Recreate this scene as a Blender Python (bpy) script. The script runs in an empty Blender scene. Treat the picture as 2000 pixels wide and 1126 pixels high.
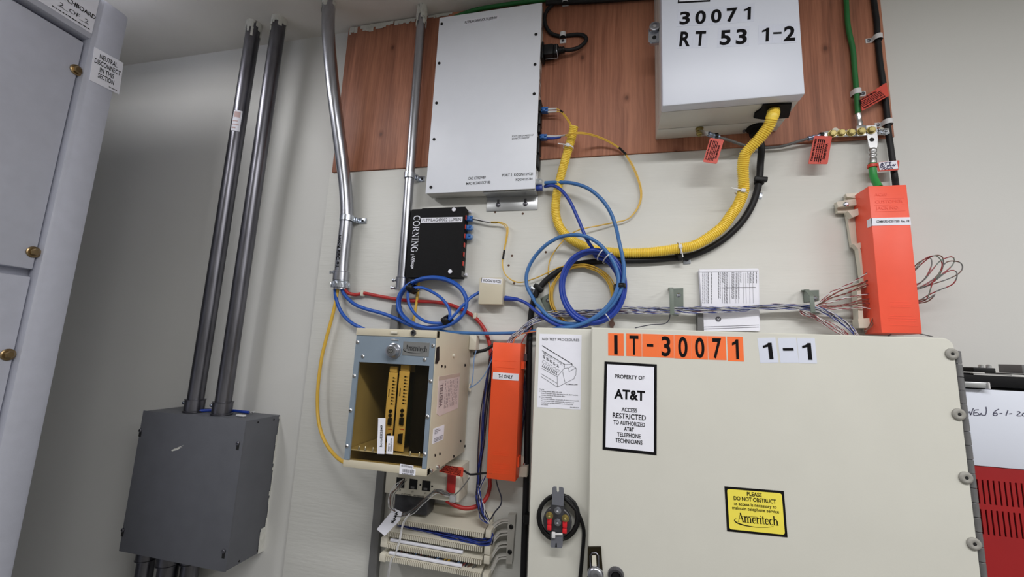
import bpy, bmesh, math, random
from mathutils import Vector, Matrix
random.seed(7)
scn = bpy.context.scene
COL = scn.collection

# ------------------------------------------------------------------ camera
CAM = Vector((0.0, -0.9, 1.55))
RC = Matrix(((0.97379241, -0.22725815, -0.00905933),
             (0.22299431, 0.96184187, -0.15853627),
             (0.04474230, 0.15236124, 0.98731159)))     # columns: right, forward, up
FPX = 808.6
cam = bpy.data.cameras.new('camera')
cam.sensor_width = 36.0
cam.lens = 36.0 * FPX / 2000.0
cam.clip_start = 0.01
camo = bpy.data.objects.new('camera', cam)
COL.objects.link(camo)
r_, f_, u_ = RC.col[0], RC.col[1], RC.col[2]
camo.matrix_world = Matrix(((r_[0], u_[0], -f_[0], CAM[0]), (r_[1], u_[1], -f_[1], CAM[1]),
                            (r_[2], u_[2], -f_[2], CAM[2]), (0, 0, 0, 1)))
scn.camera = camo

# ------------------------------------------------------------------ light and exposure
world = bpy.data.worlds.new('world'); scn.world = world
world.use_nodes = True
world.node_tree.nodes['Background'].inputs[0].default_value = (0.8, 0.85, 0.9, 1)
world.node_tree.nodes['Background'].inputs[1].default_value = 0.05

def area(name, loc, sx, sy, power, col, target=None, spread=180):
    l = bpy.data.lights.new(name, 'AREA'); l.shape = 'RECTANGLE'
    l.size = sx; l.size_y = sy; l.energy = power; l.color = col; l.spread = math.radians(spread)
    o = bpy.data.objects.new(name, l); COL.objects.link(o); o.location = loc
    if target is not None:
        o.rotation_euler = (Vector(target) - Vector(loc)).to_track_quat('-Z', 'Y').to_euler()
    return o
area('ceiling_tube_light_middle', (0.36, -1.15, 2.40), 1.2, 0.16, 22, (1.0, 0.99, 0.985))
area('ceiling_tube_light_left', (-1.20, -0.98, 2.40), 0.16, 1.2, 11, (1.0, 0.99, 0.985))
area('ceiling_tube_light_right', (1.70, -1.50, 2.40), 0.16, 1.2, 20, (1.0, 0.99, 0.985))
scn.view_settings.view_transform = 'Standard'
scn.view_settings.look = 'None'
scn.view_settings.gamma = 1.0
scn.view_settings.use_curve_mapping = False
scn.view_settings.exposure = -0.09

# ------------------------------------------------------------------ measuring helpers
def ray(x, y):
    v = RC @ Vector(((x - 1000) / FPX, 1.0, -(y - 563) / FPX))
    return v
def P(x, y, d=0.0):                 # point on the plane that stands d metres in front of the backboard
    v = ray(x, y); t = (0.9 - d) / v[1]
    return CAM + v * t
def PX(x, y, xs):                   # point on the upright plane x = xs
    v = ray(x, y); t = (xs - CAM[0]) / v[0]
    return CAM + v * t
def PZ(x, y, zs):
    v = ray(x, y); t = (zs - CAM[2]) / v[2]
    return CAM + v * t
def RW(w, x, y, d=0.0):             # radius in metres of something w pixels wide there
    v = ray(x, y); t = (0.9 - d) / v[1]
    return 0.5 * w * t / FPX

# ------------------------------------------------------------------ materials
def lin(c):
    return tuple(((v / 255) / 12.92 if v / 255 <= 0.04045 else ((v / 255 + 0.055) / 1.055) ** 2.4) for v in c)
MATS = {}
def mat(name, rgb, rough=0.5, metal=0.0, var=0.06, scale=30.0, bump=0.0, bscale=200.0, stretch=(1, 1, 1), spec=0.5, coat=0.0):
    if name in MATS: return MATS[name]
    m = bpy.data.materials.new(name); m.use_nodes = True
    nt = m.node_tree; N = nt.nodes; L = nt.links
    b = N['Principled BSDF']
    c = lin(rgb)
    b.inputs['Roughness'].default_value = rough
    b.inputs['Metallic'].default_value = metal
    b.inputs['Specular IOR Level'].default_value = spec
    b.inputs['Coat Weight'].default_value = coat
    tc = N.new('ShaderNodeTexCoord'); mp = N.new('ShaderNodeMapping'); mp.inputs['Scale'].default_value = stretch
    L.new(tc.outputs['Object'], mp.inputs['Vector'])
    nz = N.new('ShaderNodeTexNoise'); nz.inputs['Scale'].default_value = scale; nz.inputs['Detail'].default_value = 5
    L.new(mp.outputs['Vector'], nz.inputs['Vector'])
    rp = N.new('ShaderNodeValToRGB')
    rp.color_ramp.elements[0].position = 0.3; rp.color_ramp.elements[1].position = 0.7
    rp.color_ramp.elements[0].color = tuple(max(0, v * (1 - var)) for v in c) + (1,)
    rp.color_ramp.elements[1].color = tuple(min(1, v * (1 + var)) for v in c) + (1,)
    L.new(nz.outputs['Fac'], rp.inputs['Fac']); L.new(rp.outputs['Color'], b.inputs['Base Color'])
    if bump > 0:
        n2 = N.new('ShaderNodeTexNoise'); n2.inputs['Scale'].default_value = bscale; n2.inputs['Detail'].default_value = 4
        L.new(mp.outputs['Vector'], n2.inputs['Vector'])
        bp = N.new('ShaderNodeBump'); bp.inputs['Strength'].default_value = bump; bp.inputs['Distance'].default_value = 0.002
        L.new(n2.outputs['Fac'], bp.inputs['Height']); L.new(bp.outputs['Normal'], b.inputs['Normal'])
    MATS[name] = m
    return m

def wood_mat():
    m = bpy.data.materials.new('stained_plywood'); m.use_nodes = True
    nt = m.node_tree; N = nt.nodes; L = nt.links; b = N['Principled BSDF']
    b.inputs['Roughness'].default_value = 0.55
    tc = N.new('ShaderNodeTexCoord')
    mp = N.new('ShaderNodeMapping'); mp.inputs['Scale'].default_value = (1.0, 1.0, 0.07)
    L.new(tc.outputs['Object'], mp.inputs['Vector'])
    # warp by a slow noise so the grain wanders
    w = N.new('ShaderNodeTexNoise'); w.inputs['Scale'].default_value = 4.0; w.inputs['Detail'].default_value = 2
    L.new(tc.outputs['Object'], w.inputs['Vector'])
    ad = N.new('ShaderNodeVectorMath'); ad.operation = 'MULTIPLY_ADD'
    ad.inputs[1].default_value = (0.05, 0.0, 0.0)
    L.new(w.outputs['Color'], ad.inputs[0]); L.new(mp.outputs['Vector'], ad.inputs[2])
    g = N.new('ShaderNodeTexNoise'); g.inputs['Scale'].default_value = 55; g.inputs['Detail'].default_value = 8; g.inputs['Roughness'].default_value = 0.65
    L.new(ad.outputs[0], g.inputs['Vector'])
    broad = N.new('ShaderNodeTexNoise'); broad.inputs['Scale'].default_value = 9; broad.inputs['Detail'].default_value = 3
    L.new(ad.outputs[0], broad.inputs['Vector'])
    mf = N.new('ShaderNodeMapping'); mf.inputs['Scale'].default_value = (1.0, 1.0, 0.02); L.new(tc.outputs['Object'], mf.inputs['Vector'])
    fine = N.new('ShaderNodeTexNoise'); fine.inputs['Scale'].default_value = 260; fine.inputs['Detail'].default_value = 4; L.new(mf.outputs['Vector'], fine.inputs['Vector'])
    rp = N.new('ShaderNodeValToRGB'); e = rp.color_ramp.elements
    e[0].position = 0.32; e[0].color = lin((104, 62, 45)) + (1,)
    e[1].position = 0.68; e[1].color = lin((200, 136, 106)) + (1,)
    k = rp.color_ramp.elements.new(0.5); k.color = lin((160, 103, 79)) + (1,)
    mx = N.new('ShaderNodeMath'); mx.operation = 'MULTIPLY_ADD'; mx.inputs[1].default_value = 0.45
    sc = N.new('ShaderNodeMath'); sc.operation = 'MULTIPLY'; sc.inputs[1].default_value = 0.55
    L.new(broad.outputs['Fac'], sc.inputs[0]); L.new(g.outputs['Fac'], mx.inputs[0]); L.new(sc.outputs[0], mx.inputs[2])
    fm = N.new('ShaderNodeMath'); fm.operation = 'MULTIPLY_ADD'; fm.inputs[1].default_value = 0.26; L.new(fine.outputs['Fac'], fm.inputs[0])
    su = N.new('ShaderNodeMath'); su.operation = 'SUBTRACT'; su.inputs[1].default_value = 0.09; L.new(mx.outputs[0], su.inputs[0]); L.new(su.outputs[0], fm.inputs[2])
    L.new(fm.outputs[0], rp.inputs['Fac'])
    # knots: rings around sparse voronoi cells
    sx = N.new('ShaderNodeSeparateXYZ'); L.new(tc.outputs['Object'], sx.inputs[0])
    cb = N.new('ShaderNodeCombineXYZ')
    m1 = N.new('ShaderNodeMath'); m1.operation = 'MULTIPLY'; m1.inputs[1].default_value = 7.0; L.new(sx.outputs['X'], m1.inputs[0])
    m2 = N.new('ShaderNodeMath'); m2.operation = 'MULTIPLY'; m2.inputs[1].default_value = 4.6; L.new(sx.outputs['Z'], m2.inputs[0])
    L.new(m1.outputs[0], cb.inputs[0]); L.new(m2.outputs[0], cb.inputs[1])
    vo = N.new('ShaderNodeTexVoronoi'); vo.voronoi_dimensions = '2D'; vo.inputs['Scale'].default_value = 1.0
    L.new(cb.outputs[0], vo.inputs['Vector'])
    rk = N.new('ShaderNodeValToRGB'); rk.color_ramp.elements[0].position = 0.015; rk.color_ramp.elements[0].color = (0.30, 0.25, 0.22, 1)
    rk.color_ramp.elements[1].position = 0.075; rk.color_ramp.elements[1].color = (1, 1, 1, 1)
    k2 = rk.color_ramp.elements.new(0.035); k2.color = (0.72, 0.66, 0.62, 1)
    L.new(vo.outputs['Distance'], rk.inputs['Fac'])
    mm = N.new('ShaderNodeMix'); mm.data_type = 'RGBA'; mm.blend_type = 'MULTIPLY'; mm.inputs['Factor'].default_value = 0.9
    L.new(rp.outputs['Color'], mm.inputs[6]); L.new(rk.outputs['Color'], mm.inputs[7])
    L.new(mm.outputs[2], b.inputs['Base Color'])
    bp = N.new('ShaderNodeBump'); bp.inputs['Strength'].default_value = 0.25; bp.inputs['Distance'].default_value = 0.002
    L.new(g.outputs['Fac'], bp.inputs['Height']); L.new(bp.outputs['Normal'], b.inputs['Normal'])
    MATS['wood'] = m
    return m

def glass_mat():
    m = bpy.data.materials.new('smoked_acrylic'); m.use_nodes = True
    nt = m.node_tree; N = nt.nodes; L = nt.links
    N.remove(N['Principled BSDF'])
    out = N['Material Output']
    t = N.new('ShaderNodeBsdfTransparent'); t.inputs[0].default_value = (0.87, 0.805, 0.635, 1)
    g = N.new('ShaderNodeBsdfGlossy'); g.inputs['Roughness'].default_value = 0.05
    lw = N.new('ShaderNodeLayerWeight'); pw = N.new('ShaderNodeMath'); pw.operation = 'POWER'; pw.inputs[1].default_value = 4.0
    L.new(lw.outputs['Facing'], pw.inputs[0])
    fr = N.new('ShaderNodeMath'); fr.operation = 'MULTIPLY_ADD'; fr.inputs[1].default_value = 0.5; fr.inputs[2].default_value = 0.02
    L.new(pw.outputs[0], fr.inputs[0])
    nz = N.new('ShaderNodeTexNoise'); nz.inputs['Scale'].default_value = 12
    bp = N.new('ShaderNodeBump'); bp.inputs['Strength'].default_value = 0.02; L.new(nz.outputs['Fac'], bp.inputs['Height'])
    L.new(bp.outputs['Normal'], g.inputs['Normal'])
    mx = N.new('ShaderNodeMixShader')
    L.new(fr.outputs[0], mx.inputs[0]); L.new(t.outputs[0], mx.inputs[1]); L.new(g.outputs[0], mx.inputs[2])
    L.new(mx.outputs[0], out.inputs['Surface'])
    return m

def clear_mat():
    m = bpy.data.materials.new('clear_plastic'); m.use_nodes = True
    nt = m.node_tree; N = nt.nodes; L = nt.links
    N.remove(N['Principled BSDF']); out = N['Material Output']
    t = N.new('ShaderNodeBsdfTransparent'); t.inputs[0].default_value = (0.85, 0.88, 0.9, 1)
    g = N.new('ShaderNodeBsdfPrincipled'); g.inputs['Roughness'].default_value = 0.15
    nz = N.new('ShaderNodeTexNoise'); nz.inputs['Scale'].default_value = 60
    rp = N.new('ShaderNodeValToRGB'); rp.color_ramp.elements[0].color = (0.5, 0.52, 0.55, 1); rp.color_ramp.elements[1].color = (0.8, 0.8, 0.82, 1)
    L.new(nz.outputs['Fac'], rp.inputs['Fac']); L.new(rp.outputs['Color'], g.inputs['Base Color'])
    mx = N.new('ShaderNodeMixShader'); mx.inputs[0].default_value = 0.4
    L.new(t.outputs[0], mx.inputs[1]); L.new(g.outputs[0], mx.inputs[2]); L.new(mx.outputs[0], out.inputs['Surface'])
    return m

M_wall = mat('wall_paint', (211, 211, 208), 0.6, var=0.02, scale=3, bump=0.05, bscale=350)
M_ceil = mat('ceiling_paint', (222, 219, 213), 0.8, var=0.04, scale=6, bump=0.15, bscale=120)
M_floor = mat('concrete_floor', (130, 128, 122), 0.7, var=0.12, scale=9)
M_board = mat('painted_plywood', (213, 213, 208), 0.5, var=0.03, scale=5, bump=0.22, bscale=60, stretch=(0.35, 1, 3.5))
M_wood = wood_mat()
M_glass = glass_mat()
M_clear = clear_mat()
M_grey = mat('grey_enamel', (192, 195, 209), 0.38, var=0.03, scale=40, bump=0.08, bscale=500)
M_greyd = mat('grey_enamel_deep', (92, 94, 101), 0.5, var=0.05, scale=25, bump=0.08, bscale=500)
M_galv = mat('galvanised_steel', (176, 178, 186), 0.28, 1.0, var=0.16, scale=60, stretch=(1, 1, 0.25), bump=0.06, bscale=120)
M_galv_dull = mat('weathered_steel', (112, 112, 119), 0.33, 1.0, var=0.3, scale=45, stretch=(1, 1, 0.2), bump=0.1, bscale=90)
M_zinc = mat('zinc_plate', (196, 202, 212), 0.25, 1.0, var=0.12, scale=50)
M_brass = mat('brass', (172, 158, 106), 0.36, 0.9, var=0.1, scale=60)
M_bronze = mat('bronze_screw', (150, 130, 98), 0.32, 1.0, var=0.15, scale=80)
M_tin = mat('tinned_copper', (205, 206, 208), 0.32, 1.0, var=0.08, scale=70)
M_white = mat('white_enamel', (220, 225, 238), 0.35, var=0.015, scale=10)
M_offwhite = mat('offwhite_enamel', (212, 211, 206), 0.42, var=0.02, scale=20)
M_paper = mat('paper_white', (240, 241, 252), 0.7, var=0.02, scale=30)
M_sticker = mat('clear_white_sticker', (216, 221, 236), 0.4, var=0.02, scale=30)
M_ink = mat('black_ink', (17, 16, 19), 0.7, spec=0.12, var=0.1, scale=50)
M_inkg = mat('grey_ink', (96, 96, 104), 0.6, var=0.1, scale=50)
M_black = mat('black_plastic', (18, 18, 20), 0.45, spec=0.3, var=0.15, scale=60)
M_blackm = mat('black_enamel', (13, 13, 16), 0.6, spec=0.2, var=0.1, scale=90, bump=0.08, bscale=400)
M_rubber = mat('black_rubber', (26, 26, 29), 0.5, var=0.15, scale=40, spec=0.3)
M_cream = mat('cream_enamel', (212, 211, 202), 0.42, var=0.02, scale=12, bump=0.03, bscale=400)
M_beige = mat('beige_enamel', (205, 197, 176), 0.45, var=0.03, scale=20)
M_bluegrey = mat('blue_grey_enamel', (128, 142, 156), 0.4, var=0.03, scale=30)
M_ivory = mat('ivory_plastic', (214, 209, 194), 0.4, var=0.03, scale=30)
M_orange = mat('orange_plastic', (250, 92, 46), 0.42, var=0.03, scale=25)
M_coral = mat('coral_plastic', (250, 94, 68), 0.42, var=0.03, scale=25)
M_ostick = mat('orange_sticker', (250, 118, 58), 0.5, var=0.02, scale=30)
M_tag = mat('red_vinyl_tag', (206, 66, 46), 0.45, var=0.04, scale=40)
M_yel = mat('yellow_loom', (250, 218, 84), 0.4, var=0.04, scale=40)
M_yfib = mat('yellow_jacket', (222, 180, 70), 0.4, var=0.05, scale=40)
M_blue = mat('royal_blue_jacket', (30, 62, 158), 0.35, var=0.08, scale=50)
M_sky = mat('sky_blue_jacket', (62, 112, 172), 0.38, var=0.06, scale=50)
M_azure = mat('bright_blue_jacket', (36, 88, 180), 0.38, var=0.06, scale=50)
M_lcblue = mat('blue_connector', (44, 104, 178), 0.4, var=0.05, scale=60)
M_red = mat('red_jacket', (176, 44, 42), 0.42, var=0.08, scale=50)
M_redport = mat('red_shutter', (206, 70, 60), 0.5, var=0.06, scale=50)
M_redpanel = mat('red_enamel', (156, 22, 26), 0.45, var=0.08, scale=12)
M_green = mat('green_jacket', (34, 112, 56), 0.4, var=0.06, scale=50)
M_green2 = mat('bright_green_jacket', (48, 146, 70), 0.4, var=0.06, scale=50)
M_gcable = mat('grey_jacket', (104, 104, 104), 0.5, var=0.06, scale=50)
M_wirew = mat('white_insulation', (214, 214, 216), 0.4, var=0.04, scale=60)
M_wireb = mat('blue_insulation', (44, 62, 140), 0.4, var=0.08, scale=60)
M_wirer = mat('dark_red_insulation', (140, 50, 54), 0.4, var=0.08, scale=60)
M_wireo = mat('orange_insulation', (206, 120, 66), 0.4, var=0.08, scale=60)
M_wirebr = mat('brown_insulation', (108, 74, 62), 0.4, var=0.08, scale=60)
M_wirek = mat('navy_insulation', (36, 36, 56), 0.4, var=0.08, scale=60)
M_ltblue = mat('light_blue_insulation', (120, 152, 196), 0.4, var=0.06, scale=60)
M_ringgrey = mat('grey_green_enamel', (112, 122, 114), 0.45, var=0.05, scale=40)
M_card = mat('buff_faceplate', (248, 226, 168), 0.5, var=0.05, scale=40)
M_sign_y = mat('yellow_sign', (246, 230, 88), 0.45, var=0.03, scale=30)
M_alu = mat('brushed_aluminium', (186, 188, 190), 0.36, 0.9, var=0.06, scale=30, stretch=(0.1, 1, 1))
M_dark = mat('dark_void', (9, 9, 10), 0.7, var=0.2, scale=30)
M_spade = mat('red_vinyl_spade', (214, 36, 46), 0.35, var=0.05, scale=60)
M_putty = mat('white_paint_smear', (206, 206, 200), 0.7, var=0.08, scale=90, bump=0.4, bscale=250)
M_smoke = mat('smoky_plastic', (52, 52, 56), 0.3, var=0.25, scale=70)
M_violet = mat('violet_insulation', (124, 96, 130), 0.4, var=0.06, scale=60)

# ------------------------------------------------------------------ mesh builder
EX, EY, EZ = Vector((1, 0, 0)), Vector((0, 1, 0)), Vector((0, 0, 1))
class Fr:                                   # a flat frame: origin, u, v and outward normal
    def __init__(s, o, u, v, w=1.0, h=1.0):
        s.o = Vector(o); s.u = Vector(u).normalized(); v = Vector(v)
        s.v = (v - s.u * v.dot(s.u)).normalized(); s.n = s.u.cross(s.v); s.w = w; s.h = h
    def at(s, a, b, c=0.0):
        return s.o + s.u * a + s.v * b + s.n * c
def wallF(d, x=0.0, z=0.0):
    return Fr((x, -d, z), EX, EZ)
def quadF(tl, tr, bl, d):                   # a rectangle from three photo corners on the plane d
    a, b, c = P(*tl, d), P(*tr, d), P(*bl, d)
    u = (b - a); v = (a - c)
    F = Fr(c, u, v, u.length, 0)
    F.h = (a - c).dot(F.v)
    return F
def quadFX(tl, tr, bl, xs):
    a, b, c = PX(*tl, xs), PX(*tr, xs), PX(*bl, xs)
    F = Fr(c, b - a, a - c, (b - a).length, 0); F.h = (a - c).dot(F.v)
    return F

def smooth_path(pts, seg=0.006, closed=False):
    pts = [Vector(p) for p in pts]
    n = len(pts); out = []
    rng = n if closed else n - 1
    for i in range(rng):
        if closed:
            p0, p1, p2, p3 = pts[(i - 1) % n], pts[i], pts[(i + 1) % n], pts[(i + 2) % n]
        else:
            p1, p2 = pts[i], pts[i + 1]
            p0 = pts[i - 1] if i > 0 else p1 * 2 - p2
            p3 = pts[i + 2] if i + 2 < n else p2 * 2 - p1
        k = max(1, int((p2 - p1).length / seg))
        for j in range(k):
            t = j / k
            out.append(0.5 * ((2 * p1) + (p2 - p0) * t + (2 * p0 - 5 * p1 + 4 * p2 - p3) * t * t + (3 * p1 - p0 - 3 * p2 + p3) * t ** 3))
    if not closed: out.append(pts[-1])
    return out

class MB:
    def __init__(s):
        s.v = []; s.f = []; s.m = []; s.s = []
    def add(s, vs, fs, m=0, smooth=False):
        k = len(s.v); s.v += [Vector(v) for v in vs]
        for f in fs:
            s.f.append(tuple(k + i for i in f)); s.m.append(m); s.s.append(smooth)
        return s
    def frbox(s, F, u, v, n, bev=0.0, m=0):
        vs = [F.at(a, b, c) for c in n for b in v for a in u]
        fs = [(0, 2, 3, 1), (4, 5, 7, 6), (0, 1, 5, 4), (2, 6, 7, 3), (0, 4, 6, 2), (1, 3, 7, 5)]
        if bev <= 0:
            return s.add(vs, fs, m)
        bm = bmesh.new(); bv = [bm.verts.new(p) for p in vs]
        for f in fs: bm.faces.new([bv[i] for i in f])
        bmesh.ops.bevel(bm, geom=bm.edges[:], offset=bev, segments=2, affect='EDGES', profile=0.5, clamp_overlap=True)
        bm.verts.index_update()
        s.add([q.co.copy() for q in bm.verts], [tuple(q.index for q in f.verts) for f in bm.faces], m, True)
        bm.free(); return s
    def box(s, a, b, bev=0.0, m=0):         # axis aligned, a and b opposite corners
        lo = [min(a[i], b[i]) for i in range(3)]; hi = [max(a[i], b[i]) for i in range(3)]
        F = Fr((lo[0], 0, lo[2]), EX, EZ)
        return s.frbox(F, (0, hi[0] - lo[0]), (0, hi[2] - lo[2]), (-hi[1], -lo[1]), bev, m)
    def poly(s, F, pts, n0, n1, m=0):       # prism over a 2D outline
        ar = sum(pts[i][0] * pts[(i + 1) % len(pts)][1] - pts[(i + 1) % len(pts)][0] * pts[i][1] for i in range(len(pts)))
        if ar < 0: pts = pts[::-1]
        k = len(pts)
        vs = [F.at(a, b, n0) for a, b in pts] + [F.at(a, b, n1) for a, b in pts]
        fs = [tuple(reversed(range(k))), tuple(range(k, 2 * k))] + [(i, (i + 1) % k, k + (i + 1) % k, k + i) for i in range(k)]
        return s.add(vs, fs, m)
    def lathe(s, p, ax, prof, n=16, m=0, caps=True):
        p = Vector(p); ax = Vector(ax).normalized()
        a = ax.orthogonal().normalized(); b = ax.cross(a)
        vs = []; fs = []
        for h, r in prof:
            for i in range(n):
                t = 2 * math.pi * i / n
                vs.append(p + ax * h + (a * math.cos(t) + b * math.sin(t)) * r)
        k = len(prof)
        for j in range(k - 1):
            for i in range(n):
                i2 = (i + 1) % n
                fs.append((j * n + i, j * n + i2, (j + 1) * n + i2, (j + 1) * n + i))
        s.add(vs, fs, m, True)
        if caps:
            s.add(vs[:n], [tuple(reversed(range(n)))], m); s.add(vs[-n:], [tuple(range(n))], m)
        return s
    def cyl(s, p0, p1, r, n=14, m=0):
        p0 = Vector(p0); p1 = Vector(p1)
        return s.lathe(p0, p1 - p0, [(0, r), ((p1 - p0).length, r)], n, m)
    def tube(s, pts, r, n=8, closed=False, stripe=0, m=0, flat=1.0):
        k = len(pts); ang = [2 * math.pi * i / n for i in range(n)]
        tang = []
        for i in range(k):
            if closed: t = pts[(i + 1) % k] - pts[i - 1]
            else: t = pts[min(i + 1, k - 1)] - pts[max(i - 1, 0)]
            if t.length < 1e-9: t = tang[-1] if tang else EX
            tang.append(t.normalized())
        a = tang[0].orthogonal().normalized(); vs = []
        for i in range(k):
            a = (a - tang[i] * a.dot(tang[i])).normalized(); b = tang[i].cross(a)
            rr = r(i / max(1, k - 1)) if callable(r) else (r[i] if isinstance(r, list) else r)
            for q in ang: vs.append(pts[i] + (a * math.cos(q) + b * math.sin(q) * flat) * rr)
        base = len(s.v); s.v += vs
        for j in range(k if closed else k - 1):
            j2 = (j + 1) % k
            mi = (1 if (j // stripe) % 2 else 0) if stripe else m
            for i in range(n):
                i2 = (i + 1) % n
                s.f.append((base + j * n + i, base + j * n + i2, base + j2 * n + i2, base + j2 * n + i)); s.m.append(mi); s.s.append(True)
        if not closed:
            s.f.append(tuple(base + i for i in reversed(range(n)))); s.m.append(0); s.s.append(False)
            s.f.append(tuple(base + (k - 1) * n + i for i in range(n))); s.m.append(0); s.s.append(False)
        return s
    def ribbon(s, F, pts, w, n=0.0004, m=0):  # a flat stroke lying on a frame; w may vary along it
        k = len(pts); L = []; R = []
        for i in range(k):
            t = Vector(pts[min(i + 1, k - 1)]) - Vector(pts[max(i - 1, 0)]); t = Vector((t[0], t[1]))
            if t.length < 1e-9: t = Vector((1, 0))
            t.normalize(); q = Vector((-t[1], t[0])); ww = (w(i / max(1, k - 1)) if callable(w) else w) / 2
            L.append((pts[i][0] + q[0] * ww, pts[i][1] + q[1] * ww)); R.append((pts[i][0] - q[0] * ww, pts[i][1] - q[1] * ww))
        vs = [F.at(a, b, n) for a, b in L] + [F.at(a, b, n) for a, b in R]
        return s.add(vs, [(k + i, k + i + 1, i + 1, i) for i in range(k - 1)], m)
    def rect(s, F, u0, u1, v0, v1, n=0.0004, m=0):
        return s.add([F.at(u0, v0, n), F.at(u1, v0, n), F.at(u1, v1, n), F.at(u0, v1, n)], [(0, 1, 2, 3)], m)
    def build(s, name, mats, parent=None):
        me = bpy.data.meshes.new(name)
        if parent is not None: off = wloc(parent)
        else:
            lo = [min(v[i] for v in s.v) for i in range(3)]; hi = [max(v[i] for v in s.v) for i in range(3)]
            off = Vector(((lo[0] + hi[0]) / 2, (lo[1] + hi[1]) / 2, lo[2]))
        me.from_pydata([tuple(v - off) for v in s.v], [], s.f)
        if not isinstance(mats, (list, tuple)): mats = [mats]
        for q in mats: me.materials.append(q)
        me.polygons.foreach_set('material_index', s.m); me.polygons.foreach_set('use_smooth', s.s)
        me.update()
        if any(s.s): me.set_sharp_from_angle(angle=math.radians(40))
        o = bpy.data.objects.new(name, me); COL.objects.link(o)
        if parent is not None: o.parent = parent
        else: o.location = off
        return o
def wloc(o):
    p = Vector((0, 0, 0))
    while o is not None:
        p = p + o.location; o = o.parent
    return p

def tag(o, label, cat, group=None):
    o['label'] = label; o['category'] = cat
    if group: o['group'] = group
    return o
def thing(name, loc, label, cat, group=None):
    o = bpy.data.objects.new(name, None); COL.objects.link(o); o.location = Vector(loc); o.empty_display_size = 0.02
    return tag(o, label, cat, group)
def struct(o):
    o['kind'] = 'structure'; return o
SHARED = {}
def shared(name, key, make, mats, parent, pos, rot=None):   # alike pieces share one mesh
    if key not in SHARED:
        mb = MB(); make(mb); me = bpy.data.meshes.new(name)
        me.from_pydata([tuple(v) for v in mb.v], [], mb.f)
        for q in (mats if isinstance(mats, (list, tuple)) else [mats]): me.materials.append(q)
        me.polygons.foreach_set('material_index', mb.m); me.polygons.foreach_set('use_smooth', mb.s); me.update()
        if any(mb.s): me.set_sharp_from_angle(angle=math.radians(40))
        SHARED[key] = me
    o = bpy.data.objects.new(name, SHARED[key]); COL.objects.link(o)
    o.parent = parent; o.location = Vector(pos) - wloc(parent)
    if rot is not None: o.rotation_euler = rot
    return o

# ------------------------------------------------------------------ lettering
TCACHE = {}
def glyphs(s, bold, sp):
    key = (s, bold, sp)
    if key in TCACHE: return TCACHE[key]
    cu = bpy.data.curves.new('lettering', 'FONT'); cu.body = s; cu.size = 1.0; cu.offset = bold; cu.resolution_u = 8 if len(s) == 1 else 3
    cu.space_character = sp
    ob = bpy.data.objects.new('lettering', cu); COL.objects.link(ob)
    dg = bpy.context.evaluated_depsgraph_get(); dg.update()
    me = bpy.data.meshes.new_from_object(ob.evaluated_get(dg))
    vs = [(v.co.x, v.co.y) for v in me.vertices]; fs = [tuple(p.vertices) for p in me.polygons]
    bpy.data.objects.remove(ob); bpy.data.curves.remove(cu); bpy.data.meshes.remove(me)
    TCACHE[key] = (vs, fs); return TCACHE[key]
CAPH = None
def text(mb, F, s, u, v, h, w=None, align='c', bold=0.0, n=0.0004, m=0, sp=1.0, turn=None, warp=None):
    """s in capitals h tall on baseline v; u is the centre or the left end; w forces the width."""
    global CAPH
    if CAPH is None:
        q = glyphs('H', 0.0, 1.0)[0]; CAPH = max(b for a, b in q) - min(b for a, b in q)
    vs, fs = glyphs(s, bold, sp)
    if not vs: return
    x0 = min(a for a, b in vs); x1 = max(a for a, b in vs)
    sy = h / CAPH; sx = (w / (x1 - x0)) if w else sy
    tot = (x1 - x0) * sx; st = u - tot / 2 if align == 'c' else u
    out = []
    for a, b in vs:
        p, q = (a - x0) * sx, b * sy
        if turn == 'down': p, q = (u + q, v - p)         # reads from top to bottom
        elif turn == 'up': p, q = (u - q, v + p)         # reads from bottom to top
        else: p, q = st + p, v + q
        out.append(F.at(p, q, n) if warp is None else warp(p, q))
    mb.add(out, fs, m)

def arc(cx, cy, rx, ry, a0, a1, k=14):
    return [(cx + rx * math.cos(math.radians(a0 + (a1 - a0) * i / k)), cy + ry * math.sin(math.radians(a0 + (a1 - a0) * i / k))) for i in range(k + 1)]
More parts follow.
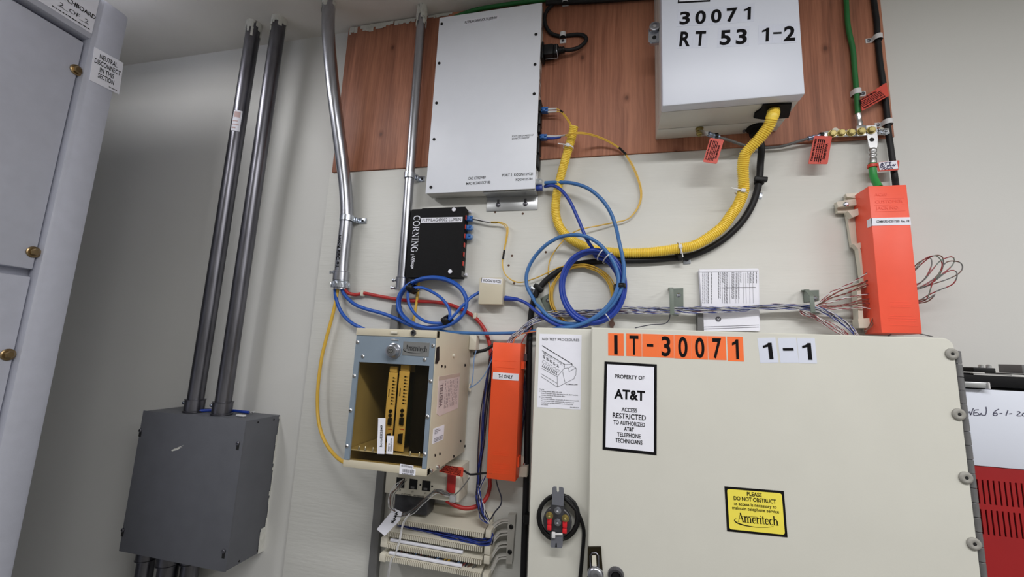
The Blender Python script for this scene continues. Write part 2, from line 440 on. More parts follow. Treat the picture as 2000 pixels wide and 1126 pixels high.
# roman serif letters as strokes: (advance, [(points, width or (ends, middle))])
TH, TN = 0.15, 0.055
def vst(x, y0, y1): return ([(x, y0), (x, y1)], TH)
def ser(x, y, w=0.16): return ([(x - w, y), (x + w, y)], 0.05)
SER = {
 'A': (0.92, [([(0.10, 0), (0.44, 1.0)], TN), ([(0.42, 1.02), (0.80, 0)], TH), ([(0.2, 0.34), (0.64, 0.34)], TN), ser(0.1, .025, .13), ser(0.8, .025, .15)]),
 'm': (1.12, [vst(.14, 0, .64), vst(.53, 0, .5), vst(.92, 0, .5), (arc(.36, .42, .19, .2, 170, 0), (TN, .1)), (arc(.75, .42, .19, .2, 170, 0), (TN, .1)), ser(.14, .025), ser(.53, .025), ser(.92, .025), ([(.02, .62), (.14, .64)], .05)]),
 'e': (0.60, [(arc(.3, .31, .22, .3, 10, 320, 18), (TN, .15)), ([(.1, .34), (.5, .34)], .05)]),
 'r': (0.48, [vst(.14, 0, .64), (arc(.34, .4, .17, .2, 160, 50, 6), (TN, .12)), ser(.14, .025), ([(.02, .62), (.14, .64)], .05)]),
 'i': (0.30, [vst(.14, 0, .64), ser(.14, .025), ([(.02, .62), (.14, .64)], .05), ([(.08, .86), (.2, .86)], .13)]),
 't': (0.40, [vst(.17, .1, .85), (arc(.3, .12, .13, .1, 180, 330, 6), (.1, .05)), ([(.02, .61), (.36, .61)], .06)]),
 'c': (0.56, [(arc(.3, .31, .22, .3, 50, 320, 16), (TN, .15))]),
 'h': (0.74, [vst(.14, 0, 1.0), vst(.55, 0, .48), (arc(.36, .4, .2, .22, 170, 0), (TN, .1)), ser(.14, .025), ser(.55, .025), ([(.02, .98), (.14, 1.0)], .05)]),
 'C': (0.86, [(arc(.46, .5, .38, .48, 45, 315, 20), (TN, .17)), ([(.74, .62), (.74, .95)], .05)]),
 'O': (0.98, [(arc(.49, .5, .4, .48, 0, 180, 18), (TN, .17)), (arc(.49, .5, .4, .48, 180, 360, 18), (TN, .17))]),
 'R': (0.90, [vst(.2, 0, 1), (arc(.42, .73, .24, .25, 90, -90, 10), (TN, .15)), ([(.2, .975), (.42, .975)], .05), ([(.2, .48), (.42, .48)], .05), ([(.42, .48), (.8, .02)], .14), ser(.2, .025), ser(.84, .025, .1), ser(.16, .975, .12)]),
 'N': (1.02, [([(.2, 0), (.2, 1)], TN), ([(.2, 1), (.82, 0)], TH), ([(.82, 0), (.82, 1)], TN), ser(.2, .025), ser(.82, .975), ser(.14, .975, .1)]),
 'I': (0.46, [vst(.22, 0, 1), ser(.22, .025), ser(.22, .975)]),
 'G': (0.98, [(arc(.46, .5, .38, .48, 45, 330, 20), (TN, .17)), ([(.74, .62), (.74, .95)], .05), vst(.78, .08, .45), ser(.78, .46, .14)]),
}
def serif(mb, F, s, u, v, h, w, turn=None, n=0.0004, m=0, slant=0.0):
    tot = sum(SER[c][0] for c in s); sx = w / tot; x = 0.0
    for c in s:
        adv, strokes = SER[c]
        for pts, ww in strokes:
            q = []
            for a, b in pts:
                p, r = (x + a + slant * b) * sx, b * h
                q.append((u + r, v - p) if turn == 'down' else (u + p, v + r))
            k = min(sx, h)
            if isinstance(ww, tuple): mb.ribbon(F, q, (lambda t, e=ww: (e[0] + (e[1] - e[0]) * math.sin(math.pi * t)) * k), n, m)
            else: mb.ribbon(F, q, ww * k, n, m)
        x += adv
def hand(mb, strokes, d, w, tr=lambda a, b: (a, b)):    # pen strokes given as photo points on the plane d
    F = wallF(d)
    for st in strokes:
        q = smooth_path([P(*tr(a, b), d) for a, b in st], 0.001)
        mb.ribbon(F, [(p[0], p[2]) for p in q], w, 0.0005)
def ink_lines(mb, F, rows, seed=0):   # rows: (v, h, u0, u1): unreadably small print as broken dashes
    rd = random.Random(seed)
    for v, h, u0, u1 in rows:
        x = u0
        while x < u1:
            l = h * rd.uniform(1.2, 4.5); mb.rect(F, x, min(u1, x + l), v, v + h, 0.0013); x += l + h * 0.7

# ================================================================== the room
YW = 0.014                                   # wall plane; the backboards stand 14 mm in front of it
ZC = 2.428
def slab(name, a, b, m):
    return struct(MB().box(a, b).build(name, m))
slab('wall_back', (-2.5, YW, 0), (2.3, YW + 0.1, ZC + 0.05), M_wall)
slab('wall_left', (-2.6, -3.3, 0), (-2.5, YW + 0.1, ZC + 0.05), M_wall)
slab('wall_right', (2.3, -3.3, 0), (2.4, YW + 0.1, ZC + 0.05), M_wall)
slab('wall_front', (-2.6, -3.4, 0), (2.4, -3.3, ZC + 0.05), M_wall)
slab('floor', (-2.6, -3.4, -0.1), (2.4, YW + 0.1, 0), M_floor)
slab('ceiling', (-2.6, -3.4, ZC), (2.4, YW + 0.1, ZC + 0.1), M_ceil)

# backboards
a = P(640, 336, 0); b = P(556, 1126, 0)
XB0 = (a[0] + b[0]) / 2; XB1 = P(1733, 290, 0)[0]
ZB = P(1200, 302, 0.003)[2]
bd = MB().box((XB0, 0, 0.55), (XB1, YW - 0.0004, ZB - 0.0004), 0.0012).build('painted_backboard', M_board)
tag(bd, 'large cream painted plywood backboard on the wall below the brown board', 'backboard')
XW0 = P(665, 195, 0.003)[0]; XW1 = P(1733, 135, 0.003)[0]
mb = MB(); F = Fr((XW0, -0.004, ZB), EX, EZ)
W_, H_ = XW1 - XW0, ZC - 0.004 - ZB
mb.frbox(F, (0, W_), (0, H_), (-0.0175, 0), 0.001)
wb = mb.build('wooden_backboard', M_wood)
tag(wb, 'brown stained plywood backboard with knots along the top of the wall', 'backboard')
mb = MB(); rd = random.Random(3)
for i in range(70):                          # paint brushed over its top edge
    x = rd.uniform(0.0, 0.30); l = rd.uniform(0.004, 0.02)
    mb.rect(F, x, x + rd.uniform(0.004, 0.014), H_ - l * (1.3 - x * 3), H_, 0.0006 + i * 0.00002)
o = mb.build('paint_smear', M_putty, wb)

def bhole(mb): mb.lathe((0, 0, 0), -EY, [(0, .0028), (.0004, .0026)], 9)
for x, y in ((1066, 492), (993.5, 518), (1004, 553), (967, 414), (1021, 417), (1000, 499), (906, 610)):
    shared('screw_hole', 'bhole', bhole, mat('raw_wood_hole', (92, 66, 50), .8, var=.4, scale=300), bd, P(x, y, 0))

# ================================================================== switchboard at the left
XS = -1.125
FS = Fr((XS, 0, 0), EY, EZ)
def ys(x, y): return PX(x, y, XS)[1]
yfar = (ys(256, 31) + ys(201.7, 300) + ys(128, 640)) / 3
ynear = (ys(176, 84) + ys(123, 300) + ys(72, 530)) / 3
ztop = PX(256, 33, XS)[2]
YN = -0.80
sw = thing('switchboard', (XS - 0.3, (yfar + YN) / 2, 0), 'tall grey enamelled switchboard cabinet standing along the left side', 'cabinet')
MB().box((XS - 0.62, YN, 0), (XS - 0.034, yfar - 0.001, ztop - 0.002), 0.002).build('body', M_grey, sw)
mb = MB(); mb.frbox(FS, (ynear + 0.001, yfar), (0.0, ztop), (-0.034, 0), 0.011)
post = mb.build('corner_post', M_grey, sw)
zt = PX(174, 86, XS - 0.012)[2]; zg0 = PX(70, 527, XS - 0.012)[2]; zg1 = PX(66, 540, XS - 0.012)[2]
yd = ynear - 0.002
ud = MB().frbox(FS, (YN, yd), (zg0, zt - 0.004), (-0.034, -0.010), 0.003).build('upper_door', M_grey, sw)
ld = MB().frbox(FS, (YN, yd), (0.05, zg1 - 0.001), (-0.034, -0.010), 0.003).build('lower_door', M_grey, sw)
yh = ys(192, 82)
hd = MB().frbox(FS, (YN, yd + 0.012), (zt + 0.006, ztop), (-0.034, -0.0015), 0.009).build('header_panel', M_grey, sw)
def bolt(mb):                                # slotted bronze screw with washer, axis +x
    mb.lathe((0, 0, 0), EX, [(0, .0115), (.002, .0115), (.003, .0095)], 18)
    mb.lathe((0, 0, 0), EX, [(.002, .0082), (.0065, .0082), (.0085, .006)], 6)
for (x, y, par) in ((149, 137, ud), (65, 492, ud), (15, 692, ld)):
    shared('screw', 'sbolt', bolt, M_bronze, par, PX(x, y, XS - 0.0095))
# plates
Fp = quadFX((183, 91), (240, 123), (174, 156), XS)
mb = MB(); mb.frbox(Fp, (0, Fp.w), (0, Fp.h), (0, 0.0015), 0.0006)
pl = mb.build('warning_plate', M_paper, post); pl['label'] = 'white neutral disconnect plate'
mb = MB()
for s_, v, w in (('NEUTRAL', .755, .60), ('DISCONNECT', .56, .88), ('IN THIS', .37, .48), ('SECTION', .19, .54)):
    text(mb, Fp, s_, Fp.w * .5, Fp.h * v, Fp.h * .135, Fp.w * w, bold=0.018, n=0.0019)
mb.rect(Fp, Fp.w * .62, Fp.w * .9, Fp.h * .065, Fp.h * .085, 0.0019)
mb.build('lettering', M_ink, pl)
a = PX(179, 66, XS - 0.001); c = PX(188, 20, XS - 0.001)
Fh = Fr(a, EY, EZ); hh = c[2] - a[2]
Fh = Fr(a - EY * 0.16, EY, EZ, 0.16, hh)
mb = MB(); mb.frbox(Fh, (0, .16), (0, hh * 1.55), (-0.0004, 0.0008))
pl = mb.build('section_label', M_paper, hd); pl['label'] = 'white paper section label on the header'
mb = MB()
text(mb, Fh, 'SWITCHBOARD', .147 - .062, hh * .60, hh * .16, .075, align='l', bold=.02, n=.0012)
text(mb, Fh, 'SECTION', .055, hh * .60, hh * .14, .044, align='c', bold=.02, n=.0012)
text(mb, Fh, 'NO. 1321', .05, hh * .36, hh * .10, .04, align='c', n=.0012)
text(mb, Fh, '2  OF  2', .125, hh * .27, hh * .15, .05, align='c', n=.0012)
mb.rect(Fh, .098, .115, hh * .24, hh * .252, .0012); mb.rect(Fh, .135, .152, hh * .24, hh * .252, .0012)
ink_lines(mb, Fh, [(hh * .09, hh * .035, .09, .155)], 4)
mb.build('lettering', M_ink, pl)

# ================================================================== grey junction box and its conduits
GD = 0.089
gx0 = (P(279, 800, GD)[0] + P(233, 1075, GD)[0]) / 2; gx1 = (P(480, 822, GD)[0] + P(440, 1118, GD)[0]) / 2
gz1 = (P(279, 800, GD)[2] + P(480, 822, GD)[2]) / 2; gz0 = (P(233, 1075, GD)[2] + P(440, 1118, GD)[2]) / 2
gb = thing('junction_box', ((gx0 + gx1) / 2, -GD / 2, gz0), 'dark grey square steel junction box with screwed cover at lower left', 'electrical box')
mb = MB(); mb.box((gx0 + .0012, YW, gz0 + .0012), (gx1 - .0012, -GD + .0025, gz1 - .0012), 0.0006)
body = mb.build('body', M_greyd, gb)
cov = MB().box((gx0, -GD + .0022, gz0), (gx1, -GD, gz1), 0.0006).build('cover', M_greyd, gb)
def boxscrew(mb):
    mb.lathe((0, 0, 0), -EY, [(0, .0045), (.002, .0045), (.0032, .003)], 12)
    mb.frbox(Fr((0, -0.0003, 0), EX, EZ), (-.0035, .0035), (-.014, -.004), (0, .0004), 0, 1)
    mb.frbox(Fr((0, -0.0033, 0), EX, EZ), (-.003, .003), (-.0005, .0005), (0, .0002), 0, 1)
for x, y in ((275, 840), (465.5, 865), (240.7, 1034), (437.8, 1075.6)):
    shared('screw', 'gscrew', boxscrew, [M_galv_dull, M_dark], cov, P(x, y, GD))
mb = MB(); F = wallF(GD)                     # scratch on the cover, dots on the side
for st in ([(335, 879), (348, 874), (360, 868)], [(336, 880), (346, 877), (357, 872)], [(340, 876), (352, 872)]):
    q = [P(a, b, GD) for a, b in st]; mb.ribbon(F, [(p[0], p[2]) for p in q], lambda t: .0032 * math.sin(math.pi * min(1, t + .15)), .0003)
mb.build('scratch', M_putty, cov)
mb = MB()
for x, y in ((504, 824), (535, 819), (543, 833), (531, 940), (516, 1056), (503, 1075), (467, 1095)):
    q = PX(x, y, gx1 - .0012)
    mb.cyl(q, q + EX * .0006, .0022, 10)
mb.build('knockout_hole', M_dark, body)
mb = MB(); rd = random.Random(5)             # wall paint brushed onto its back edge
Fg = Fr((gx1 - .0012, YW, gz0), -EY, EZ)
z = 0.0
while z < gz1 - gz0 - .004:
    l = rd.uniform(.006, .02); w = rd.uniform(.002, .006) + (.012 if z < .05 else 0)
    Fq = Fr((gx1 - .0008, 0, gz0), EY, EZ); mb.rect(Fq, YW - w, YW, z, min(z + l, gz1 - gz0 - .004), .0004); z += l
mb.build('paint_smear', M_putty, body)

def cyl_patch(mb, p0, p1, r, a0, a1, h0, h1, k=10, m=0):   # label wrapped round a pipe; angle 0 faces the room
    p0 = Vector(p0); ax = (Vector(p1) - p0).normalized()
    f = (-EY + ax * ax.dot(EY)).normalized(); s = ax.cross(f)
    if s[0] < 0: s = -s
    vs = []
    for i in range(k + 1):
        t = math.radians(a0 + (a1 - a0) * i / k); d = (f * math.cos(t) + s * math.sin(t)) * r
        vs += [p0 + ax * h0 + d, p0 + ax * h1 + d]
    mb.add(vs, [(2 * i, 2 * i + 2, 2 * i + 3, 2 * i + 1) for i in range(k)], m, True)
def lumps(mb, p, r, up, n=46, seed=0, m=0):   # smeared caulk round the end of a pipe
    rd = random.Random(seed)
    for i in range(n):
        t = rd.uniform(0, 2 * math.pi); h = -abs(rd.gauss(0, .014)); q = Vector(p) + Vector((math.cos(t) * r, math.sin(t) * r, h))
        w = rd.uniform(.002, .005); l = rd.uniform(.004, .014)
        d = Vector((math.cos(t), math.sin(t), 0))
        Fq = Fr(q, Vector((-d[1], d[0], 0)), EZ); mb.frbox(Fq, (-w, w), (-l, l), (-.001, .0012), .0006, m)
def connector(mb, p, r, h=.026, ax=EZ):       # set-screw connector: collar with lips
    mb.lathe(p, ax, [(0, r * 1.32), (.003, r * 1.32), (.004, r * 1.2), (h - .002, r * 1.2), (h - .001, r * 1.28), (h, r * 1.28), (h, r)], 22)
def setscrew(mb, p, d=-EX):
    mb.lathe(p, d, [(0, .0028), (.005, .0028), (.005, .0042), (.008, .0042)], 8)

c_specs = [('left tall straight conduit of the pair rising from the grey box, paper sticker on it', (379, 798), (497, 47), True, 1),
           ('right tall straight conduit of the pair rising from the grey box to the ceiling', (433, 806), (546, 38), False, 2)]
for lab, pb, pt, stick, sd in c_specs:
    d0 = 0.048
    A = P(*pb, d0); A[2] = gz1; q = PZ(*pt, ZC); B = Vector((q[0], q[1], ZC)) if abs(q[1] + 0.06) < 0.04 else Vector((A[0], -0.055, ZC))
    t = thing('conduit', A, lab, 'conduit', 'steel conduits above the junction box')
    r = .0178
    MB().lathe(A + EZ * .004, B - A, [(0, r), ((B - A).length - .006, r)], 28).build('pipe', M_galv_dull, t)
    mb = MB(); connector(mb, A, r, .030); cn = mb.build('pipe_connector', M_galv_dull, t)
    mb = MB(); setscrew(mb, A + Vector((-r * 1.15, -.006, .02))); mb.build('set_screw', M_zinc, cn)
    mb = MB(); lumps(mb, B, r + .0005, 1, 60, sd); mb.build('paint_smear', M_putty, t)
    if stick:
        k = P(474, 243, .05); h = (k - A).length
        mb = MB(); cyl_patch(mb, A, B, r + .0006, -5, 62, h - .03, h + .028)
        st = mb.build('paper_sticker', M_paper, t)
        mb = MB(); cyl_patch(mb, A, B, r + .0009, 5, 50, h + .008, h + .024); cyl_patch(mb, A, B, r + .0009, 0, 40, h - .004, h - .001); cyl_patch(mb, A, B, r + .0009, 0, 50, h - .014, h - .011); cyl_patch(mb, A, B, r + .0009, 0, 30, h - .024, h - .02)
        mb.build('lettering', mat('faded_pink_print', (206, 178, 178), .7), st)
for i, (x, r, d, lab) in enumerate(((283, .0178, .05, 'left'), (328, .0205, .05, 'middle'), (371, .0185, .03, 'right'))):
    A = P(x, 1110, d); A[2] = gz0
    B = Vector((A[0], A[1], .02))
    t = thing('conduit', B, lab + ' one of the three steel conduits below the dark grey box', 'conduit', 'steel conduits below the junction box')
    MB().lathe(B, EZ, [(0, r), (A[2] - B[2], r)], 24).build('pipe', M_galv_dull, t)
    mb = MB(); connector(mb, A, r, .028, -EZ); mb.build('pipe_connector', M_galv_dull, t)
# things lying on the box
zt_ = gz1
mb = MB(); pts = [PZ(x, y, zt_ + .004) for x, y in ((395, 803), (402, 800))]
y_ = -.02
x1 = P(462, 797, .02)[0]
pts = [Vector((P(400, 800, .03)[0], -.055, zt_ + .004)), Vector((P(415, 800, .03)[0], -.035, zt_ + .004)), Vector((P(450, 800, .02)[0], -.02, zt_ + .005)), Vector((P(470, 799, .02)[0], -.018, zt_ + .0045)), Vector((P(484, 800, .02)[0], -.016, zt_ + .004))]
t = thing('cable_offcut', pts[0], 'short blue cable offcut lying on top of the dark grey box', 'cable')
MB().tube(smooth_path(pts), .0034, 10).build('jacket', M_blue, t)
for k in range(4):
    e = pts[-1]; q = [e, e + Vector((.008, .002 * (k - 1.5), .002)), e + Vector((.013, .004 * (k - 1.5), .003 * (k % 2)))]
    MB().tube(smooth_path(q), .0008, 6).build('conductor', M_wirew, t)
p = Vector((P(484, 810, .03)[0], -.05, zt_))
t = MB().box(p + Vector((-.012, -.003, 0)), p + Vector((.012, .004, .004)), .0008).build('plastic_offcut', M_wirew)
tag(t, 'small white plastic offcut lying on top of the dark grey box', 'offcut')

# ================================================================== bent conduit and the straight one beside it
def strap(name, lab, c, r, d_ear, z, w=.014):   # one-hole strap round a pipe, ear to the right
    t = thing(name, c, lab, 'strap')
    mb = MB(); k = 16; pr = []
    for i in range(k + 1):
        a_ = math.radians(-20 + 220 * i / k); pr.append((c[0] - math.cos(a_) * 0 + (r + .0016) * math.cos(a_), c[1] - (r + .0016) * math.sin(a_)))
    vs = []
    for x, y in pr: vs += [Vector((x, y, z - w / 2)), Vector((x, y, z + w / 2))]
    for x, y in pr:
        dx, dy = x - c[0], y - c[1]; l = math.hypot(dx, dy); s = (l + .0012) / l
        vs += [Vector((c[0] + dx * s, c[1] + dy * s, z - w / 2)), Vector((c[0] + dx * s, c[1] + dy * s, z + w / 2))]
    m = 2 * (k + 1); fs = []
    for i in range(k):
        fs += [(2 * i, 2 * i + 1, 2 * i + 3, 2 * i + 2), (m + 2 * i, m + 2 * i + 2, m + 2 * i + 3, m + 2 * i + 1), (2 * i, 2 * i + 2, m + 2 * i + 2, m + 2 * i), (2 * i + 1, m + 2 * i + 1, m + 2 * i + 3, 2 * i + 3)]
    fs += [(0, m, m + 1, 1), (2 * k, 2 * k + 1, m + 2 * k + 1, m + 2 * k)]
    mb.add(vs, fs, 0, True)
    x0 = c[0] + r
    mb.frbox(Fr((x0, -.0006, z), EX, EZ), (-.001, .006), (-w / 2, w / 2), (0, .012), .001)
    mb.frbox(Fr((x0, -.0006, z), EX, EZ), (.004, .006 + d_ear), (-w / 2, w / 2), (0, .0018), .0006)
    mb.frbox(Fr((x0, -.0006, z), EX, EZ), (.010, .004 + d_ear), (-w / 4, w / 4), (0, .0026), .0006)
    mb.build('clip', M_zinc, t)
    q = Vector((x0 + .006 + d_ear * .5, -.0028, z)); mb = MB(); mb.lathe(q, -EY, [(0, .0034), (.0012, .0034)], 12); mb.build('screw', M_dark, t)
    return t

cpts = [P(664, 566, .021), P(669, 500, .021), P(677, 425, .021), P(675, 370, .024), P(669, 318, .032), P(656, 218, .058), P(648, 148, .072), P(641, 60, .086), P(643, 10, .088), P(644, -6, .088)]
top = cpts[-1].copy(); top[2] = ZC; cpts = cpts[:-2] + [top]
bc = thing('conduit', cpts[0], 'offset-bent shiny steel conduit with black handwriting, left of the brown board', 'conduit')
rC = .0158
MB().tube(smooth_path(cpts, .01), rC, 28).build('pipe', M_galv, bc)
A = P(664, 562, .021)
ax = (P(669, 500, .021) - A).normalized()
mb = MB(); mb.lathe(A, ax, [(0, rC * .9), (0, rC * 1.32), (.013, rC * 1.36), (.015, rC * 1.2), (.017, rC * 1.2)], 24)
for k in range(12):
    t_ = 2 * math.pi * k / 12; f0 = ax.orthogonal().normalized(); g0 = ax.cross(f0); d = f0 * math.cos(t_) + g0 * math.sin(t_)
    mb.frbox(Fr(A + d * rC * 1.3, ax.cross(d), ax), (-.0016, .0016), (.001, .012), (-.001, .002), .0005)
mb.build('locknut', M_zinc, bc)
mb = MB(); mb.lathe(A + ax * .018, ax, [(0, rC * 1.18), (.020, rC * 1.18), (.021, rC * 1.25), (.023, rC * 1.25), (.023, rC)], 24); cn = mb.build('pipe_connector', M_galv, bc)
mb = MB(); setscrew(mb, A + ax * .036 + Vector((-rC * .9, -rC * .7, 0)), Vector((-.6, -.8, 0))); mb.build('set_screw', M_zinc, cn)
mb = MB()
f0 = (-EY + ax * ax.dot(EY)).normalized(); g0 = EX
def warpc(p, q, c=A + ax * .047, r=rC + .0004):
    ang = math.radians(-28) + (0.012 - q) / r * .9
    return c + ax * p + (f0 * math.cos(ang) + g0 * math.sin(ang)) * r
text(mb, None, 'To Data Room', 0, 0, .0095, .082, align='l', bold=.03, warp=warpc)
mb.build('lettering', M_ink, bc)
mb = MB(); lumps(mb, top, rC, 1, 26, 9); mb.build('paint_smear', M_putty, bc)
c = P(678, 430, .021); strap('conduit_strap', 'zinc one-hole strap holding the offset-bent conduit with handwriting', c, rC, .020, P(700, 432, 0)[2])

rE = .0115
A = P(783.5, 566, .016); B = P(826, 2, .03); B[2] = ZC
sc_ = thing('conduit', A, 'straight thin steel conduit between the bent conduit and the white equipment box', 'conduit')
MB().lathe(A + EZ * .004, B - A, [(0, rE), ((B - A).length - .005, rE)], 24).build('pipe', M_galv, sc_)
mb = MB(); connector(mb, A, rE, .030); cn = mb.build('pipe_connector', M_galv, sc_)
mb = MB(); setscrew(mb, A + Vector((-rE * 1.1, -.006, .022))); setscrew(mb, A + Vector((-rE * 1.3, -.006, .004))); mb.build('set_screw', M_zinc, cn)
mb = MB(); lumps(mb, B, rE + .0004, 1, 50, 4)
lumps(mb, B + Vector((.002, -.002, -.02)), rE + .0004, 1, 26, 14); mb.build('paint_smear', M_putty, sc_)
c = A + (B - A) * ((P(804, 345, .017)[2] - A[2]) / (B[2] - A[2])); strap('conduit_strap', 'zinc one-hole strap on the straight thin conduit left of the white box', c, rE, .014, c[2])
# grey raceway running down behind the equipment
A = P(781, 596, .004); B = P(727, 1126, .004)
mb = MB(); F = Fr(((A[0] + B[0]) / 2, -.001, .6), EX, EZ)
mb.frbox(F, (-.010, .010), (0, A[2] - .6), (0, .016), .002)
rw = mb.build('cable_raceway', M_gcable)
tag(rw, 'grey cable raceway running down the board behind the smoked-window box', 'raceway')

# ------------------------------------------------------------------ helpers for things on the boards
def pp(pts, d, seg=0.006, closed=False):     # smooth path through photo points (x, y[, depth])
    return smooth_path([P(q[0], q[1], q[2] if len(q) > 2 else d) for q in pts], seg, closed)
def ptext(mb, s, a, b, h, d, bold=0.0, n=.0005):   # lettering whose baseline runs between two photo points
    A, B = P(*a, d), P(*b, d); F = Fr(A, B - A, EZ)
    hh = (P(a[0], a[1] - h, d) - A).length
    text(mb, F, s, 0, 0, hh, (B - A).length, align='l', bold=bold, n=n)
def cable(name, lab, cat, pts, d, w, m, group=None, n=10, seg=.006, part='jacket'):
    path = pp(pts, d, seg); k = len(pts) // 2
    r = RW(w, pts[k][0], pts[k][1], pts[k][2] if len(pts[k]) > 2 else d)
    o = MB().tube(path, r, n).build(name, m)
    tag(o, lab, cat, group)
    return o
def p_clip(x, y, d, ear, lab, wpx=13, hpx=12, lpx=12):   # white nylon cable clip with a screw
    c = P(x, y, d); s = (P(x + 1, y, d) - c).length
    t = thing('cable_clip', c, lab, 'clip', 'white nylon cable clips')
    F = Fr((c[0], 0, c[2]), EX, EZ); h = hpx * s / 2; w = max(.0078, wpx * s / 2)
    mb = MB(); k = 12; vs = []
    for i in range(k + 1):
        a_ = math.pi * i / k; vs += [F.at(-w * math.cos(a_), -h, .001 + (d + .008) * max(0, math.sin(a_)) ** .4), F.at(-w * math.cos(a_), h, .001 + (d + .008) * max(0, math.sin(a_)) ** .4)]
    mb.add(vs, [(2 * i, 2 * i + 2, 2 * i + 3, 2 * i + 1) for i in range(k)], 0, True)
    if ear[0]: u = (w, w + lpx * s) if ear[0] > 0 else (-w - lpx * s, -w)
    else: u = (-w, w)
    v = (-h, h) if not ear[1] else ((-h - lpx * s, -h) if ear[1] < 0 else (h, h + lpx * s))
    mb.frbox(F, u, v, (.0005, .005), .001)
    mb.build('strap', M_wirew, t)
    q = F.at(sum(u) / 2, sum(v) / 2, .005); mb = MB(); mb.lathe(q, -EY, [(0, h * .62), (.0012, h * .62), (.002, h * .3)], 12); mb.build('screw', M_galv_dull, t)
    return t
def vinyl_tag(quad, d, lab, words=True, mat_=None, along=0, tilt=0.0):
    """red vinyl tag: quad of photo corners (tl, tr, br, bl); print runs along edge tl-tr (0) or tl-bl (1)"""
    c = [P(x, y, d) for x, y in quad]
    if tilt: c[2] = c[2] - EY * tilt; c[3] = c[3] - EY * tilt
    F = Fr(c[3], c[2] - c[3], c[0] - c[3])
    q = [((p - F.o).dot(F.u), (p - F.o).dot(F.v)) for p in c]
    pts = []
    for i in range(4):                        # rounded corners
        a, b, e = Vector(q[i - 1]), Vector(q[i]), Vector(q[(i + 1) % 4]); r = .0025
        p0 = b + (a - b).normalized() * r; p1 = b + (e - b).normalized() * r
        for k in range(4):
            t = k / 3; pts.append(tuple(p0 * (1 - t) ** 2 + b * 2 * t * (1 - t) + p1 * t * t))
    t_ = thing('warning_tag', c[0], lab, 'tag', 'red vinyl grounding tags')
    mb = MB(); mb.poly(F, pts, -.0004, .0006); mb.build('vinyl', mat_ or M_tag, t_)
    if words:
        tl, tr, br, bl = [Vector(v) for v in q]
        if along: o2, ue, ve = tl, bl - tl, tr - tl
        else: o2, ue, ve = bl, br - bl, tl - bl
        G = Fr(F.at(o2[0], o2[1]), F.u * ue[0] + F.v * ue[1], F.u * ve[0] + F.v * ve[1])
        if G.n.dot(F.n) < 0: G.n = -G.n; 
        L, H = ue.length, ve.length; mb = MB()
        flip = 1 if Fr(G.o, G.u, G.v).n.dot(F.n) > 0 else -1
        if flip < 0: G = Fr(F.at(bl[0], bl[1]) if along else G.o, -(F.u * ue[0] + F.v * ue[1]), F.u * ve[0] + F.v * ve[1])
        G.n = F.n
        text(mb, G, 'WARNING', L * .5, H * .72, H * .13, L * .56, bold=.03, n=.0012)
        ink_lines(mb, G, [(H * v, H * .055, L * .1, L * .9) for v in (.60, .49, .38, .27)], 2)
        text(mb, G, 'REMAIN IN SERVICE', L * .5, H * .08, H * .10, L * .8, bold=.03, n=.0012)
        mb.build('lettering', M_ink, t_)
    return t_
def hexbolt(mb):                              # brass hex head on a washer, axis towards the room
    mb.lathe((0, 0, 0), -EY, [(0, .0078), (.0014, .0078)], 16)
    mb.lathe((0, -.0014, 0), -EY, [(0, .0066), (.0036, .0066), (.0046, .0054)], 6)
    mb.lathe((0, -.006, 0), -EY, [(0, .0038), (.0003, .0034)], 12)

# ================================================================== white equipment box
WD = .040
wx0 = (P(856, 37, WD)[0] + P(833, 379, WD)[0]) / 2; wx1 = (P(1056, 3, WD)[0] + P(1048, 366, WD)[0]) / 2
wz1 = (P(856, 37, WD)[2] + P(1056, 3, WD)[2]) / 2; wz0 = (P(833, 379, WD)[2] + P(1048, 366, WD)[2]) / 2
wz1 = min(wz1, ZC - .012)
wt = thing('network_box', ((wx0 + wx1) / 2, 0, wz0), 'tall flat white network equipment box with black screws mounted on the brown board', 'equipment')
MB().box((wx0 + .001, -.0045, wz0 + .001), (wx1 - .001, -WD + .003, wz1 - .001), .0008).build('body', M_offwhite, wt)
fp = MB().box((wx0, -WD + .003, wz0), (wx1, -WD, wz1), .0008).build('face_plate', mat('bright_white_enamel', (240, 244, 254), .4, var=.01), wt)
def blkscrew(mb):
    mb.lathe((0, 0, 0), -EY, [(0, .0036), (.0012, .0036), (.0018, .0024)], 14)
for x, y in ((862.9, 46.9), (857.8, 123.6), (852.7, 201.2), (847.9, 272), (1046.8, 67.4), (1045, 126), (1043.4, 183.3), (841.7, 365.4)):
    shared('screw', 'blks', blkscrew, M_black, fp, P(x, y, WD))
mb = MB(); F = quadF((906, 40), (974, 28), (907, 49), WD); mb.frbox(F, (0, F.w), (0, F.h), (0, .0003)); lb = mb.build('printed_label', M_paper, fp)
mb = MB(); ptext(mb, 'FLTPILAG04WUOLTILJ09NW', (908, 46.5), (971, 36.5), 4.6, WD, .01, .0007); mb.build('lettering', M_ink, lb)
for s_, a, b, h in (('PORT 2  KQGN/159721', (981, 344.5), (1040.7, 341.8), 5), ('KQGN/125734', (1007.4, 353), (1040, 351.4), 4.6), ('CAC CTK2WB7', (914.5, 351), (949, 348.6), 5), ('MAC 8C7A037CF180', (910.8, 361), (957.7, 358), 5), ('PORT 3 KRGN/465521/LF', (1000, 268), (1042, 265), 3.2), ('EJXFB/CTK1NB/JNW', (1000, 272.8), (1034, 270), 3.2)):
    mb = MB(); ptext(mb, s_, a, b, h, WD, .008, .0004); mb.build('lettering', M_ink if h > 4 else M_inkg, fp)
